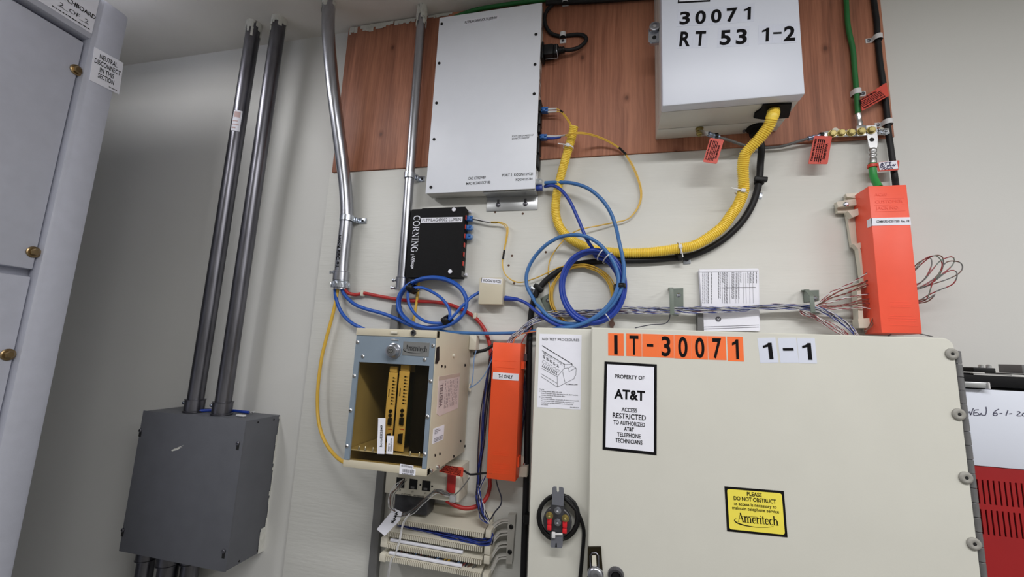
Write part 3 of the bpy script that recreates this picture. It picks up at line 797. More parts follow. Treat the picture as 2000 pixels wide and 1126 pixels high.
# ports along its right side
FX = Fr((wx1 - .001, 0, 0), EY, EZ)
def zx(x, y): return P(x, y, .022)[2]
for i, (y0, y1) in enumerate(((200, 222), (225, 246), (249, 262), (272, 302), (306, 330))):
    mb = MB(); mb.frbox(FX, (-.034, -.010), (zx(1060, y1), zx(1060, y0)), (0, .0065), .0008); o = mb.build('port_module', M_black, wt)
for i, (y0, y1) in enumerate(((20, 60), (140, 160), (168, 185))):
    mb = MB(); mb.frbox(FX, (-.032, -.012), (zx(1060, y1), zx(1060, y0)), (0, .0012), .0004); mb.build('side_panel', M_alu, wt)
mb = MB(); mb.frbox(FX, (-.030, -.012), (zx(1060, 362), zx(1060, 335)), (0, .004), .0006); mb.build('jack_housing', M_alu, wt)
# bracket under it
bx0 = P(950.5, 398, .002)[0]; bx1 = P(1050, 396, .002)[0]; bz0 = P(1000, 411, .002)[2]
mb = MB(); F = Fr((bx0, 0, bz0), EX, EZ); bh = wz0 - bz0
mb.frbox(F, (0, bx1 - bx0), (0, bh), (.0004, .0024), .0008)
mb.frbox(F, (0, bx1 - bx0), (bh - .0022, bh - .0002), (.0004, WD - .006), .0004)
br = mb.build('mounting_bracket', M_alu, wt)
for x, y in ((972.7, 400), (1025.9, 398)):
    q = P(x, y, .0026)
    mb = MB(); mb.lathe(q, -EY, [(0, .0058), (.0004, .0058)], 14); mb.frbox(Fr(q, EX, EZ), (-.0028, .0028), (0, .013), (0, .0004)); mb.lathe(q - EY * .0004, -EY, [(0, .0042), (.002, .0042), (.003, .002)], 12)
    mb.build('keyhole_screw', M_galv_dull, br)
for x in (951, 983, 1030):
    q = PZ(x, 377, wz0 - .0003); mb = MB(); mb.lathe(q, -EZ, [(0, .0025), (.001, .0025)], 10); mb.build('rivet', M_galv_dull, br)

# power lead
c0 = Vector((wx1 + .001, -.022, P(1060, 104, .022)[2]))
t = thing('appliance_cable', c0, 'black power cord plugged into the right side of the white equipment box', 'cord')
e1 = P(1082, 102, .022); e2 = P(1092, 100.5, .022); e3 = P(1105, 99, .022)
mb = MB(); F = Fr((c0[0], 0, c0[2]), EX, EZ)
mb.frbox(F, (0, .006), (-.022, .022), (.008, .036), .003)
mb.frbox(F, (.004, e1[0] - c0[0]), (-.0135, .015), (.010, .034), .004)
mb.frbox(F, (e1[0] - c0[0] - .004, e2[0] - c0[0]), (-.012, .016), (.012, .032), .006)
for k in range(4):
    x = e2[0] - c0[0] - .001 + k * .0036; mb.lathe(F.at(x, .002, .022), EX, [(0, .0085), (.0024, .0082), (.0024, .006), (.0036, .006)], 14)
mb.build('plug', M_black, t)
pts = [F.at(e3[0] - c0[0] - .003, .002, .022)] + [P(*q) for q in ((1112, 97.5, .022), (1128, 94, .018), (1141, 84.5, .014), (1145.5, 76, .012), (1140, 69.5, .010), (1128, 67.5, .008), (1108, 69.5, .007), (1092, 70.6, .007), (1075, 64, .009), (1065, 47, .012), (1065, 28, .014), (1076, 12, .012), (1092, 2, .008), (1120, -4, .008), (1180, -12, .008))]
pts = [p if p[2] < ZC - .006 else Vector((p[0], p[1], ZC - .006)) for p in pts]
MB().tube(smooth_path(pts), .0045, 12).build('cord', M_rubber, t)
mb = MB(); w = lambda a, b, c: F.at(a, b, c)
mb.tube(smooth_path([w(.010, .0165, .022), w(.028, .0165, .022), w(.0345, .0165, .022), w(.0355, .012, .030), w(.0365, -.006, .036), w(.038, -.012, .030), w(.038, -.0165, .022), w(.030, -.0165, .022), w(.009, -.0165, .022)], .002), .0009, 6)
mb.build('retaining_bail', M_zinc, t)
p_clip(1099.5, 70, .008, (0, -1), 'white nylon clip on the looped black power cord beside the white equipment box', 8, 9, 9)

# green and black cables running under the ceiling
def capz(pts, lim): return [p if p[2] < lim else Vector((p[0], p[1], lim)) for p in pts]
pts = capz([P(*q) for q in ((884, 36, .012), (905, 27, .012), (935, 18, .012), (970, 12, .012), (1010, 6, .012), (1060, 0, .012), (1110, -6, .012))], ZC - .005)
o = MB().tube(smooth_path(pts), .0052, 12).build('ground_cable', M_green); tag(o, 'dark green cable running along the ceiling edge above the white equipment box', 'cable')
pts = capz([P(*q) for q in ((1066, 6, .02), (1100, 4, .012), (1150, 2, .012), (1200, -1, .012), (1290, -8, .012))], ZC - .014)
o = MB().tube(smooth_path(pts), .0058, 12).build('power_cable', M_rubber); tag(o, 'thick black cable along the top of the brown board right of the white equipment box', 'cable')
p_clip(1104, 3, .012, (0, 0), 'white nylon clip on the thick black cable at the very top of the brown board', 10, 9, 9)

# ================================================================== big white enclosure with stick-on numbers
ED = .134
ex0 = (P(1294, 0, ED)[0] + P(1293, 202, ED)[0]) / 2; ex1 = (P(1561, 0, ED)[0] + P(1570, 186, ED)[0]) / 2
ez0 = (P(1293, 202.5, ED)[2] + P(1570, 186, ED)[2]) / 2; ez1 = ZC - .03
et = thing('wall_enclosure', ((ex0 + ex1) / 2, 0, ez0), 'large white wall enclosure numbered 30071 RT 53 1-2 on the brown board', 'enclosure')
bp_ = MB().box((ex0, -.0045, ez0), (ex1, -.046, ez1), .0015).build('back_pan', M_offwhite, et)
MB().box((ex0 + .002, -.046, ez0 + .002), (ex1 - .002, -.0475, ez1 - .002)).build('gasket', M_dark, et)
bb = MB().box((ex0, -.0475, ez0), (ex1, -.110, ez1), .0015).build('body', M_offwhite, et)
MB().box((ex0 + .003, -.110, ez0 + .004), (ex1 - .003, -.1118, ez1 - .003)).build('gasket', M_dark, et)
lid = MB().box((ex0 - .001, -.1118, ez0 - .001), (ex1 + .001, -ED, ez1), .0025).build('lid', M_white, et)
mb = MB()
F = wallF(.085)
q0 = P(1278, 55, .088); q1 = P(1278, 73, .088)
lw = q0[0] - .011; 
pts = [(ex0 + .001, q0[2] + .010), (q0[0] - .004, q0[2] + .010), (lw, q0[2] + .002), (lw - .001, q1[2] - .006), (lw + .004, q1[2] - .012), (ex0 + .001, q1[2] - .012)]
mb.poly(F, pts, -.006, .001); mb.poly(Fr(F.o, EX, EZ), [(a + .002, b + .001) for a, b in pts], .001, .003)
la = mb.build('latch', M_zinc, et)
mb = MB(); mb.lathe(q0 - EY * 0, -EY, [(0, .0105), (.006, .0105), (.007, .009), (.007, .007), (.005, .0068)], 20); mb.build('lock_barrel', M_galv, la)
mb = MB(); mb.lathe(q0 - EY * .004, -EY, [(0, .0045), (.002, .003)], 14); mb.build('lock_core', M_tin, la)
mb = MB(); mb.lathe(q1, -EY, [(0, .0042), (.0005, .0042)], 14); mb.build('padlock_hole', M_dark, la)
MB().box((ex1 - .001, -.112, P(1571, 155, .11)[2]), (ex1 + .0025, -.10, P(1571, 118, .11)[2]), .0006).build('hinge_leaf', M_white, et)
# gland plates underneath
Fz = Fr((0, 0, ez0), EX, -EY)                # u = x, v = towards the room; normal is upwards... flip below
def onbot(pts): return [(PZ(x, y, ez0)[0], -PZ(x, y, ez0)[1]) for x, y in pts]
Fz.n = -EZ
gp = onbot([(1490, 201.7), (1486, 210.5), (1474, 218.5), (1471.5, 227), (1492, 230), (1540, 226.5), (1544.5, 210.5), (1546, 199.5)])
mb = MB(); mb.poly(Fz, gp, .0002, .004); mb.build('gland_plate', M_blackm, et)
q = PZ(1478, 249, ez0)
mb = MB(); mb.lathe(q, -EZ, [(0, .019), (.004, .019), (.006, .015), (.016, .014), (.018, .010)], 18); mb.build('cable_gland', M_blackm, et)
gland = q - EZ * .017
q = PZ(1454, 254.5, ez0); mb = MB(); mb.lathe(q, -EZ, [(0, .0036), (.003, .0036), (.004, .002)], 12); mb.build('screw', M_galv_dull, et)
q = PZ(1366, 250.5, ez0); stud = q
mb = MB(); mb.lathe(q, -EZ, [(0, .0078), (.0012, .0078)], 16); mb.lathe(q - EZ * .0012, -EZ, [(0, .0066), (.0055, .0066)], 6); mb.lathe(q - EZ * .0085, -EZ, [(0, .0066), (.0055, .0066), (.0065, .005)], 6)
mb.lathe(q, -EZ, [(0, .0038), (.017, .0038)], 12); mb.build('ground_stud', M_brass, et)
# stick-on numbers
def sticker(tl, tr, bl, ch, d, parent, m, cap, cw, bold, vb, name='number_sticker', du=.5):
    F = quadF(tl, tr, bl, d)
    mb = MB(); mb.frbox(F, (0, F.w), (0, F.h), (0, .00025)); st = mb.build(name, m, parent)
    mb = MB()
    if ch == '-': mb.rect(F, F.w * (.5 - cw / 2), F.w * (.5 + cw / 2), F.h * vb, F.h * (vb + cap), .0006)
    elif ch == '1':
        w, h, x, y = F.w * cw, F.h * cap, F.w * (.5 - cw / 2), F.h * vb
        mb.poly(F, [(x + w * .56, y), (x + w, y), (x + w, y + h), (x + w * .62, y + h), (x + w * .45, y + h * .90), (x, y + h * .82), (x, y + h * .68), (x + w * .56, y + h * .76)], .0004, .0007)
    else: text(mb, F, ch, F.w * du, F.h * vb, F.h * cap, F.w * cw, bold=bold, n=.0006)
    mb.build('character', M_ink, st)
def z7(x, y): return (1230 + x / 3.7525, y / 3.7525)
for tl, tr, bl, ch, w in (((345, 75), (454, 67), (345, 195), '3', .68), ((458, 66), (568, 60), (458, 191), '0', .7), ((577, 58), (686, 48), (577, 184), '0', .7), ((692, 46), (802, 36), (692, 176), '7', .72), ((806, 35), (910, 27), (806, 165), '1', .5),
                          ((343, 214), (453, 211), (343, 355), 'R', .7), ((456, 211), (564, 207), (456, 353), 'T', .7), ((642, 206), (755, 199), (640, 347), '5', .7), ((758, 198), (872, 191), (758, 341), '3', .7), ((937, 186), (1040, 180), (939, 325), '1', .5), ((1043, 180), (1110, 177), (1043, 318), '-', .92), ((1113, 177), (1224, 170), (1113, 318), '2', .75)):
    sticker(z7(*tl), z7(*tr), z7(*bl), ch, ED, lid, M_sticker, .10 if ch == '-' else .70, w, .03, .48 if ch == '-' else .13)
F = quadF((1323.5, -40), (1386, -44), (1323.5, 6.5), ED)
mb = MB(); mb.frbox(F, (0, F.w), (0, F.h), (0, .00025)); st = mb.build('bordered_label', M_ink, lid)
mb = MB(); mb.rect(F, .0025, F.w - .0025, .0035, F.h - .0025, .0005); mb.build('label_field', M_paper, st)

# ================================================================== ground bar, its bolts, wires and tags
A = P(1613, 262, .016); B = P(1736, 256.5, .016)
ax_ = B - A
t = thing('ground_bar', (A + B) / 2, 'tinned copper ground bar with five brass bolts along the lower right of the brown board', 'ground bar')
F = Fr(A + EY * 0, ax_, EZ)
mb = MB(); L = ax_.length; mb.frbox(F, (0, L), (-.006, .006), (-.0035, .0025), .0008); bar = mb.build('bar', M_tin, t)
for x, y in ((1625, 261.5), (1642.5, 259.8), (1661.5, 259), (1681.5, 256.8), (1701, 254.5)):
    shared('brass_bolt', 'hexb', hexbolt, M_brass, t, P(x, y, .0215 if x > 1670 or x < 1630 else .0188))
def phil(mb):
    mb.lathe((0, 0, 0), -EY, [(0, .0062), (.001, .006), (.0028, .0035)], 14)
    mb.frbox(Fr((0, -.0026, 0), EX, EZ), (-.003, .003), (-.0006, .0006), (0, .0004), 0, 1); mb.frbox(Fr((0, -.0026, 0), EX, EZ), (-.0006, .0006), (-.003, .003), (0, .0004), 0, 1)
for x, y in ((1714.5, 256.5), (1728, 258.5)):
    shared('mounting_screw', 'phil', phil, [M_zinc, M_dark], t, P(x, y, .0188))
for x in (1716, 1627):
    q = P(x, 259, .004); mb = MB(); mb.lathe(q, -EY, [(0, .006), (.009, .006)], 12); mb.build('standoff', M_ivory, t)

def cylinder_part(name, a, b, prof, m, par, n=14):
    mb = MB(); mb.lathe(a, b - a, [(h * (b - a).length, r) for h, r in prof], n); return mb.build(name, m, par)
# upper green cable with its lug
pts = [P(*q) for q in ((1651, -22, .010), (1652.6, 0, .010), (1655, 39, .010), (1658.6, 64, .010), (1665.7, 96, .010), (1669, 135, .010), (1672, 170, .012), (1675.3, 222, .016))]
t = thing('ground_wire', pts[-1], 'green ground wire coming down from the ceiling to the ground bar', 'wire')
MB().tube(smooth_path(capz(pts, ZC - .002)), .0047, 12).build('jacket', M_green, t)
a = P(1675.5, 223, .0165); b = P(1679, 246, .0175)
cylinder_part('bare_strands', P(1675.2, 219, .0163), a, [(0, .0036), (1, .0036)], M_brass, t)
cylinder_part('lug_barrel', a, b, [(0, .0056), (.3, .0056), (.4, .0048), (.6, .0048), (.7, .0056), (1, .005)], M_tin, t)
F = Fr(P(1681.5, 256.8, .0188), EX, EZ); mb = MB(); mb.frbox(F, (-.008, .008), (-.010, .012), (0, .0026), .0008); mb.build('lug_pad', M_tin, t)
p_clip(1672.5, 181, .010, (1, 0), 'white nylon clip on the green ground wire above the ground bar', 11, 13, 13)
mb = MB(); q = P(1676, 201, .013); mb.lathe(q - EZ * .003, EZ, [(0, .0062), (.006, .0062)], 14); mb.box(q + Vector((.004, -.004, -.003)), q + Vector((.010, .002, .003)), .001)
o = mb.build('cable_tie', M_black); tag(o, 'black cable tie round the green ground wire holding the tilted red tag', 'cable tie')
vinyl_tag(((1681, 193.6), (1731, 161), (1736, 187), (1683, 217)), .022, 'red vinyl warning tag tilted upward beside the green ground wire')
# lower green cable
t = thing('ground_wire', P(1704, 320, .02), 'short bright green ground wire from the bar down into the right orange cover', 'wire')
pts = [P(*q) for q in ((1704, 318, .020), (1704.5, 334, .021), (1706.5, 346, .023), (1711, 356, .028), (1717, 366, .034))]
MB().tube(smooth_path(pts), .0062, 12).build('jacket', M_green2, t)
F = Fr(P(1701, 254.5, .0188), P(1704, 284, .0188) - P(1701, 254.5, .0188), EX); F.n = -EY
ll = (P(1704, 290, .0188) - P(1701, 254.5, .0188)).length
mb = MB(); mb.poly(F, [(-.009, -.0085), (-.009, .0085), (ll * .5, .0085), (ll * .85, .007), (ll, .0055), (ll, -.0055), (ll * .85, -.007), (ll * .5, -.0085)], 0, .0026); lp = mb.build('lug_pad', M_tin, t)
mb = MB(); mb.lathe(P(1702.8, 272.5, .0214), -EY, [(0, .0042), (.0003, .0042)], 14); mb.build('lug_hole', M_dark, lp)
a = P(1704, 290, .0195); b = P(1704, 319, .020)
cylinder_part('lug_barrel', a, b, [(0, .005), (.1, .0068), (.25, .0068), (.3, .0058), (.38, .0058), (.43, .0068), (.52, .0068), (.57, .0058), (.65, .0058), (.7, .0068), (1, .0068)], M_tin, t)
t = vinyl_tag(((1713, 317), (1756.5, 313), (1755, 332), (1714, 335)), .026, 'small red tag with handwriting on white across the black cable', False)
mb = MB(); F = quadF((1717, 317), (1753, 313.5), (1718, 332), .027); mb.rect(F, 0, F.w, 0, F.h, .0003); mb.build('writing_field', M_paper, t)
mb = MB()
hand(mb, [[(1720, 322), (1723, 318), (1725, 322)], [(1721, 320.5), (1725, 320)], [(1727, 318), (1733, 317)], [(1730, 318), (1730, 322)], [(1735, 317), (1741, 316)], [(1738, 317), (1738, 321)], [(1720, 323), (1720, 327), (1724, 326), (1723, 323), (1720, 323)], [(1727, 323), (1726, 327), (1730, 326)], [(1732, 326), (1734, 322), (1736, 325), (1738, 321.5), (1740, 325)], [(1742, 324), (1745, 321), (1746, 324), (1749, 320)], [(1722, 331), (1726, 328), (1729, 330.5), (1733, 327.5), (1736, 330), (1740, 327), (1744, 329)]], .0275, .0013)
mb.build('lettering', mat('navy_marker', (40, 34, 84), .6), t)
mb = MB(); mb.lathe(P(1704, 327, .021), EZ, [(0, .0078), (.006, .0078)], 16); mb.frbox(Fr(P(1704, 327, .024), EX, EZ), (.004, P(1714, 326, .024)[0] - P(1704, 327, .024)[0]), (0, .006), (0, .001)); mb.build('wrap_band', M_tag, t)
# black cable at the board's right edge
pts = [P(*q) for q in ((1704, -25, .008), (1706.6, 0, .008), (1712, 39, .008), (1714, 71, .008), (1719, 124, .009), (1725, 163, .010), (1731.4, 213, .010), (1735, 256, .012), (1739, 284, .014), (1744, 320, .014), (1748.5, 352, .018), (1750, 366, .030))]
o = MB().tube(smooth_path(capz(pts, ZC - .002)), .0052, 12).build('power_cable', M_rubber); tag(o, 'black cable down the right edge of the brown board into the right orange cover', 'cable')
p_clip(1713.8, 74.5, .009, (-1, 0), 'upper white nylon clip on the black cable at the right edge of the brown board', 13, 12, 12)
p_clip(1733.5, 239.5, .011, (-1, 0), 'lower white nylon clip on the black cable just above the ground bar end', 13, 12, 12)
# grey ground wire from the enclosure to the bar
pts = [P(*q) for q in ((1404, 268, .052), (1425, 274, .045), (1455, 284, .030), (1480, 288, .012), (1505, 288, .010), (1530, 285, .012), (1556, 277, .016), (1578, 270.5, .018))]
t = thing('ground_wire', pts[3], 'thin grey ground wire from the white enclosure to the left end of the ground bar', 'wire')
MB().tube(smooth_path(pts), .0028, 10).build('jacket', M_gcable, t)
cylinder_part('lug_barrel', pts[-1], P(1607, 264, .0195), [(0, .0048), (.15, .0048), (.2, .004), (.3, .004), (.35, .0048), (.55, .0048), (.6, .004), (.7, .0048), (1, .0048)], mat('blue_tinted_crimp', (150, 164, 190), .3, .8), t)
a = P(1607, 264, .0195); b = P(1625, 261.5, .0195); F = Fr(a, b - a, EZ); mb = MB(); mb.frbox(F, (-.002, (b - a).length + .006), (-.0065, .0065), (-.001, .0018), .0006); mb.build('lug_pad', M_tin, t)
s0 = stud - EZ * .008
a = s0; b = P(1384, 261.5, .06); F = Fr(a, b - a, -EY); mb = MB(); mb.frbox(F, (-.004, (b - a).length), (-.006, .006), (-.001, .001), .0005); mb.build('lug_pad', M_tin, t)
cylinder_part('lug_barrel', b, pts[0], [(0, .005), (.3, .005), (.35, .0042), (.5, .0042), (.55, .005), (1, .005)], mat('blue_tinted_crimp', (150, 164, 190), .3, .8), t)
for x, y, d, w_ in ((1399, 266, .054, 'below the white enclosure'), (1604, 265, .020, 'at the left end of the ground bar')):
    q = P(x, y, d); mb = MB(); mb.lathe(q - EX * .003, EX, [(0, .0066), (.006, .0066)], 14); mb.box(q + Vector((-.003, -.005, -.012)), q + Vector((.003, -.002, -.004)), .001)
    o = mb.build('cable_tie', M_black); tag(o, 'black tie on the grey ground wire lug ' + w_, 'cable tie')
vinyl_tag(((1387, 269), (1414, 273), (1400, 320), (1373, 316)), .060, 'red vinyl warning tag hanging below the left end of the white enclosure', along=1)
vinyl_tag(((1590, 265), (1625, 266), (1616, 320.5), (1578.5, 320)), .028, 'red vinyl warning tag hanging from the left end of the ground bar', along=1)

# ================================================================== orange-covered punch-down blocks
def cover_block(name, lab, tl, tr, bl, br, m, d0=.036, d1=.062):
    x0 = (P(*tl, d1)[0] + P(*bl, d1)[0]) / 2; x1 = (P(*tr, d1)[0] + P(*br, d1)[0]) / 2
    z1 = (P(*tl, d1)[2] + P(*tr, d1)[2]) / 2; z0 = (P(*bl, d1)[2] + P(*br, d1)[2]) / 2
    t = thing(name, ((x0 + x1) / 2, 0, z0), lab, 'punch block', 'orange-covered punch blocks')
    F = Fr((x0, 0, z0), EX, EZ)
    c = MB().frbox(F, (0, x1 - x0), (0, z1 - z0), (.012, d1), .0016).build('cover', m, t)
    return t, c, Fr((x0, -d1, z0), EX, EZ, x1 - x0, z1 - z0)
rt, rc, RF = cover_block('punch_block', 'right punch block under a coral-red cover above the cream cabinet', (1695, 363), (1768.5, 360), (1723, 649), (1804, 652.5), M_coral)
mb = MB(); W, H = RF.w, RF.h
for v, u0, u1 in ((.905, .12, .9), (.86, .12, .9), (.815, .12, .9), (.2, .3, .75), (.185, .25, .8), (.17, .3, .78), (.11, .25, .85), (.095, .2, .9), (.08, .22, .88), (.05, .2, .9)):
    mb.frbox(RF, (W * u0, W * u1), (H * v, H * v + .0006), (-.0005, .0004))
for s_, v in (('AC60', .925), ('CUSTOMER', .875), ('JACK NO.', .83)):
    text(mb, RF, s_, W * .14, H * v, .0055, align='l', n=.0006)
mb.build('lettering', M_coral, rc)
la = P(1695, 430, .062)[2]; 
mb = MB(); v0 = P(1737, 440, .062)[2] - RF.o[2]; v1 = P(1737, 425, .062)[2] - RF.o[2]
mb.frbox(RF, (-.0006, W), (v0, v1), (-.0008, .0006)); mb.frbox(RF, (-.0007, .0005), (v0, v1), (-.012, .0006)); lb = mb.build('paper_label', M_paper, rc)
mb = MB(); text(mb, RF, 'COMM/URS/HE2E01TS001  Rms. 108', W * .54, v0 + (v1 - v0) * .36, (v1 - v0) * .3, W * .84, bold=.012, n=.0009); mb.build('lettering', M_ink, lb)
def pxpoly(mb, pts, d0, d1, m=0):
    q = [P(x, y, d1) for x, y in pts]
    mb.poly(wallF(0), [(p[0], p[2]) for p in q], d0, d1, m)
mb = MB()
pxpoly(mb, [(1652, 378), (1700, 375), (1700, 405), (1712, 650), (1690, 646), (1676, 482), (1664, 481), (1656, 430), (1653, 415), (1636, 415), (1634, 394), (1652, 394)], .004, .012)
br = mb.build('mounting_bracket', M_ivory, rt)
for q_, a_, b_ in (
    ([(1634, 394), (1655, 390), (1690, 386), (1690, 398), (1637, 404)], .012, .022),
    ([(1652, 378), (1690, 374), (1690, 380), (1674, 382), (1672, 387), (1654, 384)], .012, .020),
    ([(1656, 412), (1695, 402), (1695, 412), (1666, 424)], .012, .026),
    ([(1667, 476), (1698, 470), (1698, 480), (1680, 484), (1694, 548), (1685, 550), (1676, 486)], .012, .024),
    ([(1673, 553), (1704, 550), (1704, 560), (1676, 562)], .012, .030),
    ([(1673, 553), (1680, 553), (1688, 640), (1678, 640)], .012, .0292),
    ([(1676, 622), (1712, 620), (1712, 640), (1678, 640)], .012, .0312),
    ):
    mb = MB(); pxpoly(mb, q_, a_, b_); mb.build('bracket_rib', M_ivory, br)
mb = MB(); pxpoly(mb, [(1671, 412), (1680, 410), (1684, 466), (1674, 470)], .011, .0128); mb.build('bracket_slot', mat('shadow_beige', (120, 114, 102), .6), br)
mb = MB(); mb.lathe(P(1652, 399, .022), -EY, [(0, .0048), (.0015, .0048), (.003, .003)], 12); mb.build('screw', M_zinc, br)

tt, tc, TF = cover_block('punch_block', 'left punch block under an orange cover labelled T-1 ONLY', (963, 668), (1017.5, 670), (949, 934), (1007, 940), M_orange)
W, H = TF.w, TF.h
mb = MB()
for v, u0, u1 in ((.86, .1, .85), (.81, .15, .8), (.2, .2, .7), (.185, .15, .75), (.17, .2, .72), (.11, .2, .8), (.095, .15, .82), (.08, .2, .8), (.06, .2, .78), (.045, .15, .8)):
    mb.frbox(TF, (W * u0, W * u1), (H * v, H * v + .0006), (-.0005, .0004))
mb.build('lettering', M_orange, tc)
F = quadF((962.7, 726), (1013, 729.5), (962.3, 739.5), .0622)
mb = MB(); mb.frbox(F, (0, F.w), (0, F.h), (0, .0005)); lb = mb.build('paper_label', M_paper, tc)
mb = MB(); text(mb, F, 'T-1 ONLY', F.w * .5, F.h * .24, F.h * .48, F.w * .56, bold=.02, n=.0008); mb.build('lettering', M_ink, lb)
mb = MB()
pxpoly(mb, [(968, 674), (1030, 676), (1031, 720), (1022, 722), (1016, 890), (1030, 892), (1030, 932), (955, 928)], .004, .012)
br = mb.build('mounting_bracket', M_ivory, tt)
mb = MB(); pxpoly(mb, [(1012, 690), (1029, 691), (1029, 704), (1011, 703)], .012, .03); mb.build('bracket_rib', M_galv_dull, br)
mb = MB(); pxpoly(mb, [(1009, 912), (1030, 910), (1029, 931), (1008, 930)], .012, .03); mb.build('bracket_rib', M_ivory, br)
mb = MB(); mb.lathe(P(1026, 907, .013), -EY, [(0, .0048), (.0015, .0048), (.003, .003)], 12); mb.build('screw', M_zinc, br)
for q_ in ([(1006, 892), (1014, 892), (1013, 912), (1006, 912)], [(1016, 705), (1024, 706), (1023, 720), (1015, 720)]):
    mb = MB(); pxpoly(mb, q_, .03, .05); mb.build('cover_catch', M_orange, tt)

# ================================================================== yellow corrugated tube and the black cable under it
lp = pp([(1121, 247, .050), (1116, 270, .044), (1106, 305, .036), (1095, 345, .028), (1087, 382, .020), (1085, 412, .015), (1092, 440, .0125), (1110, 463, .0125), (1140, 480, .0125), (1172, 489, .0125), (1215, 493.5, .014), (1265, 492.5, .018), (1312, 487, .024), (1360, 477, .030), (1407, 446, .035), (1427, 421, .038), (1442, 399, .040), (1452, 372, .044), (1452, 349, .050), (1451, 324, .058), (1457, 299, .066), (1477, 277, .078), (1499, 250, .092), (1508, 230, .102)], .03, .0007)
gq = PZ(1510, 213, ez0); lp = lp[:-1] + smooth_path([lp[-1], lp[-1] + (gq - lp[-1]) * .55 + Vector((.001, -.001, 0)), gq, gq + Vector((0, .002, .02))], .0009)
rr = []; s = 0.0
for i, p in enumerate(lp):
    if i: s += (p - lp[i - 1]).length
    f = min(1, i / len(lp)); base = .0098 + .0012 * f
    ph = (s / .0036) % 1.0
    rr.append(base * (1.0 if ph < .6 else .85))
mb = MB(); mb.tube(lp, rr, 12)
o = mb.build('corrugated_tube', M_yel); tag(o, 'yellow corrugated split tube sweeping in a curve up into the white enclosure', 'tube')
pts = [(gland), P(1487, 286, .030), P(1485, 320, .016), P(1483, 352, .014)] + [P(*q) for q in ((1474, 388, .010), (1458, 420, .009), (1435, 448, .008), (1400, 476, .008), (1355, 497, .008), (1310, 504, .008), (1260, 508, .008), (1205, 509, .008), (1160, 511, .008), (1120, 517, .008), (1092, 529, .009), (1068, 546, .010), (1050, 568, .010), (1041, 592, .010), (1036, 625, .010), (1034, 665, .010), (1033, 720, .010), (1031, 800, .010), (1029, 900, .010), (1026, 1000, .010), (1022, 1126, .010), (1018, 1240, .010), (1000, 1700, .010))]
o = MB().tube(smooth_path(pts), .0066, 14).build('power_cable', M_rubber)
tag(o, 'long black cable curving under the yellow tube and down behind the cream cabinet', 'cable')
def cable_mount(x, y, d, dirpx, lab, platepx):
    """black strap saddle with a small zinc plate; dirpx is the photo direction of the cable"""
    a = P(x, y, d); b = P(x + dirpx[0], y + dirpx[1], d); u = (b - a).normalized()
    t = thing('cable_mount', a, lab, 'cable clamp', 'black cable clamps along the thick black cable')
    mb = MB(); mb.lathe(a - u * .006, u, [(0, .0095), (.012, .0095)], 16); mb.frbox(Fr(a, u, u.cross(EY)), (-.005, .005), (-.012, .012), (.004, .013), .002)
    mb.build('strap', M_black, t)
    q = P(*platepx, .0012); mb = MB(); mb.frbox(Fr(q, u, u.cross(EY)), (-.007, .007), (-.009, .009), (-.001, .0008), .0004); pl = mb.build('mounting_plate', M_zinc, t)
    mb = MB(); mb.lathe(q - EY * .0008, -EY, [(0, .004), (.0012, .0036)], 12); mb.build('screw', M_galv_dull, pl)
    return t
cable_mount(1483, 353, .014, (-3, 20), 'upper black cable clamp beside the bend of the yellow tube', (1479, 381))
cable_mount(1326, 500, .009, (20, -2), 'black cable clamp under the lowest run of the yellow tube', (1341, 507))
cable_mount(1053, 563, .010, (-12, 16), 'black cable clamp left of the big blue cable coil', (1038, 566))
for x, y, d, dx, dy, lab in ((1448, 376, .042, -5, 18, 'white cable tie round the yellow tube near the upper clamp'), (1327, 484, .026, 20, -4, 'white cable tie round the lowest run of the yellow tube'), (1110, 288, .044, -6, 24, 'clear white cable tie round the upper end of the yellow tube')):
    a = P(x, y, d); b = P(x + dx, y + dy, d); u = (b - a).normalized()
    mb = MB(); mb.lathe(a - u * .0016, u, [(0, .0120), (.0032, .0120)], 18, caps=False); o1 = u.cross(EY)
    mb.frbox(Fr(a - EY * .0112, u, o1), (-.0035, .0035), (-.004, .004), (-.001, .003), .0008); mb.frbox(Fr(a - EY * .012, u, o1), (-.001, .001), (-.022, -.003), (0, .0012))
    o = mb.build('cable_tie', M_wirew); tag(o, lab, 'cable tie')

# ================================================================== wire rings on the board
def plate_screw(p, r=.0042):
    mb = MB(); mb.lathe(p, -EY, [(0, r), (.0012, r), (.0026, r * .55)], 12); return mb
def wire_ring(lab, plate, strip_top, strip_bot, screw, dd=.034, curve=None, wpx=8):
    t = thing('wire_ring', P(*plate[0], .002), lab, 'bracket', 'grey steel wire brackets')
    mb = MB(); pxpoly(mb, plate, 0.0004, .0024); pl = mb.build('mounting_plate', M_ringgrey, t)
    path = [P(*plate[0], .002)] + [P(*q) for q in (curve or [])] + [P(*strip_top, dd), P(*strip_bot, dd), P(strip_bot[0] + 8, strip_bot[1] + 2, .003)]
    r = RW(wpx, *strip_top, dd)
    mb = MB()
    for a, b in zip(path[:-1], path[1:]):
        u = (b - a); L = u.length; F = Fr(a, u, EX if abs(u.normalized()[0]) < .8 else EZ)
        n = F.n.copy()
        mb.frbox(F, (-.001, L + .001), (-r, r), (-.0009, .0009), .0005)
    mb.build('ring_arm', M_ringgrey, t)
    plate_screw(P(*screw, .0024)).build('screw', M_zinc, t)
    return t
wire_ring('grey wire bracket standing left of the folded papers', [(1309, 563), (1334.5, 562), (1335, 599), (1321, 601), (1309, 600)], (1311, 562), (1313, 613), (1325.5, 576))
wire_ring('grey wire bracket with curved arm right of the folded papers', [(1569, 567), (1599.5, 566), (1600, 586), (1571, 590)], (1585, 578), (1588, 609), (1592, 582), curve=[(1576, 566, .018)])
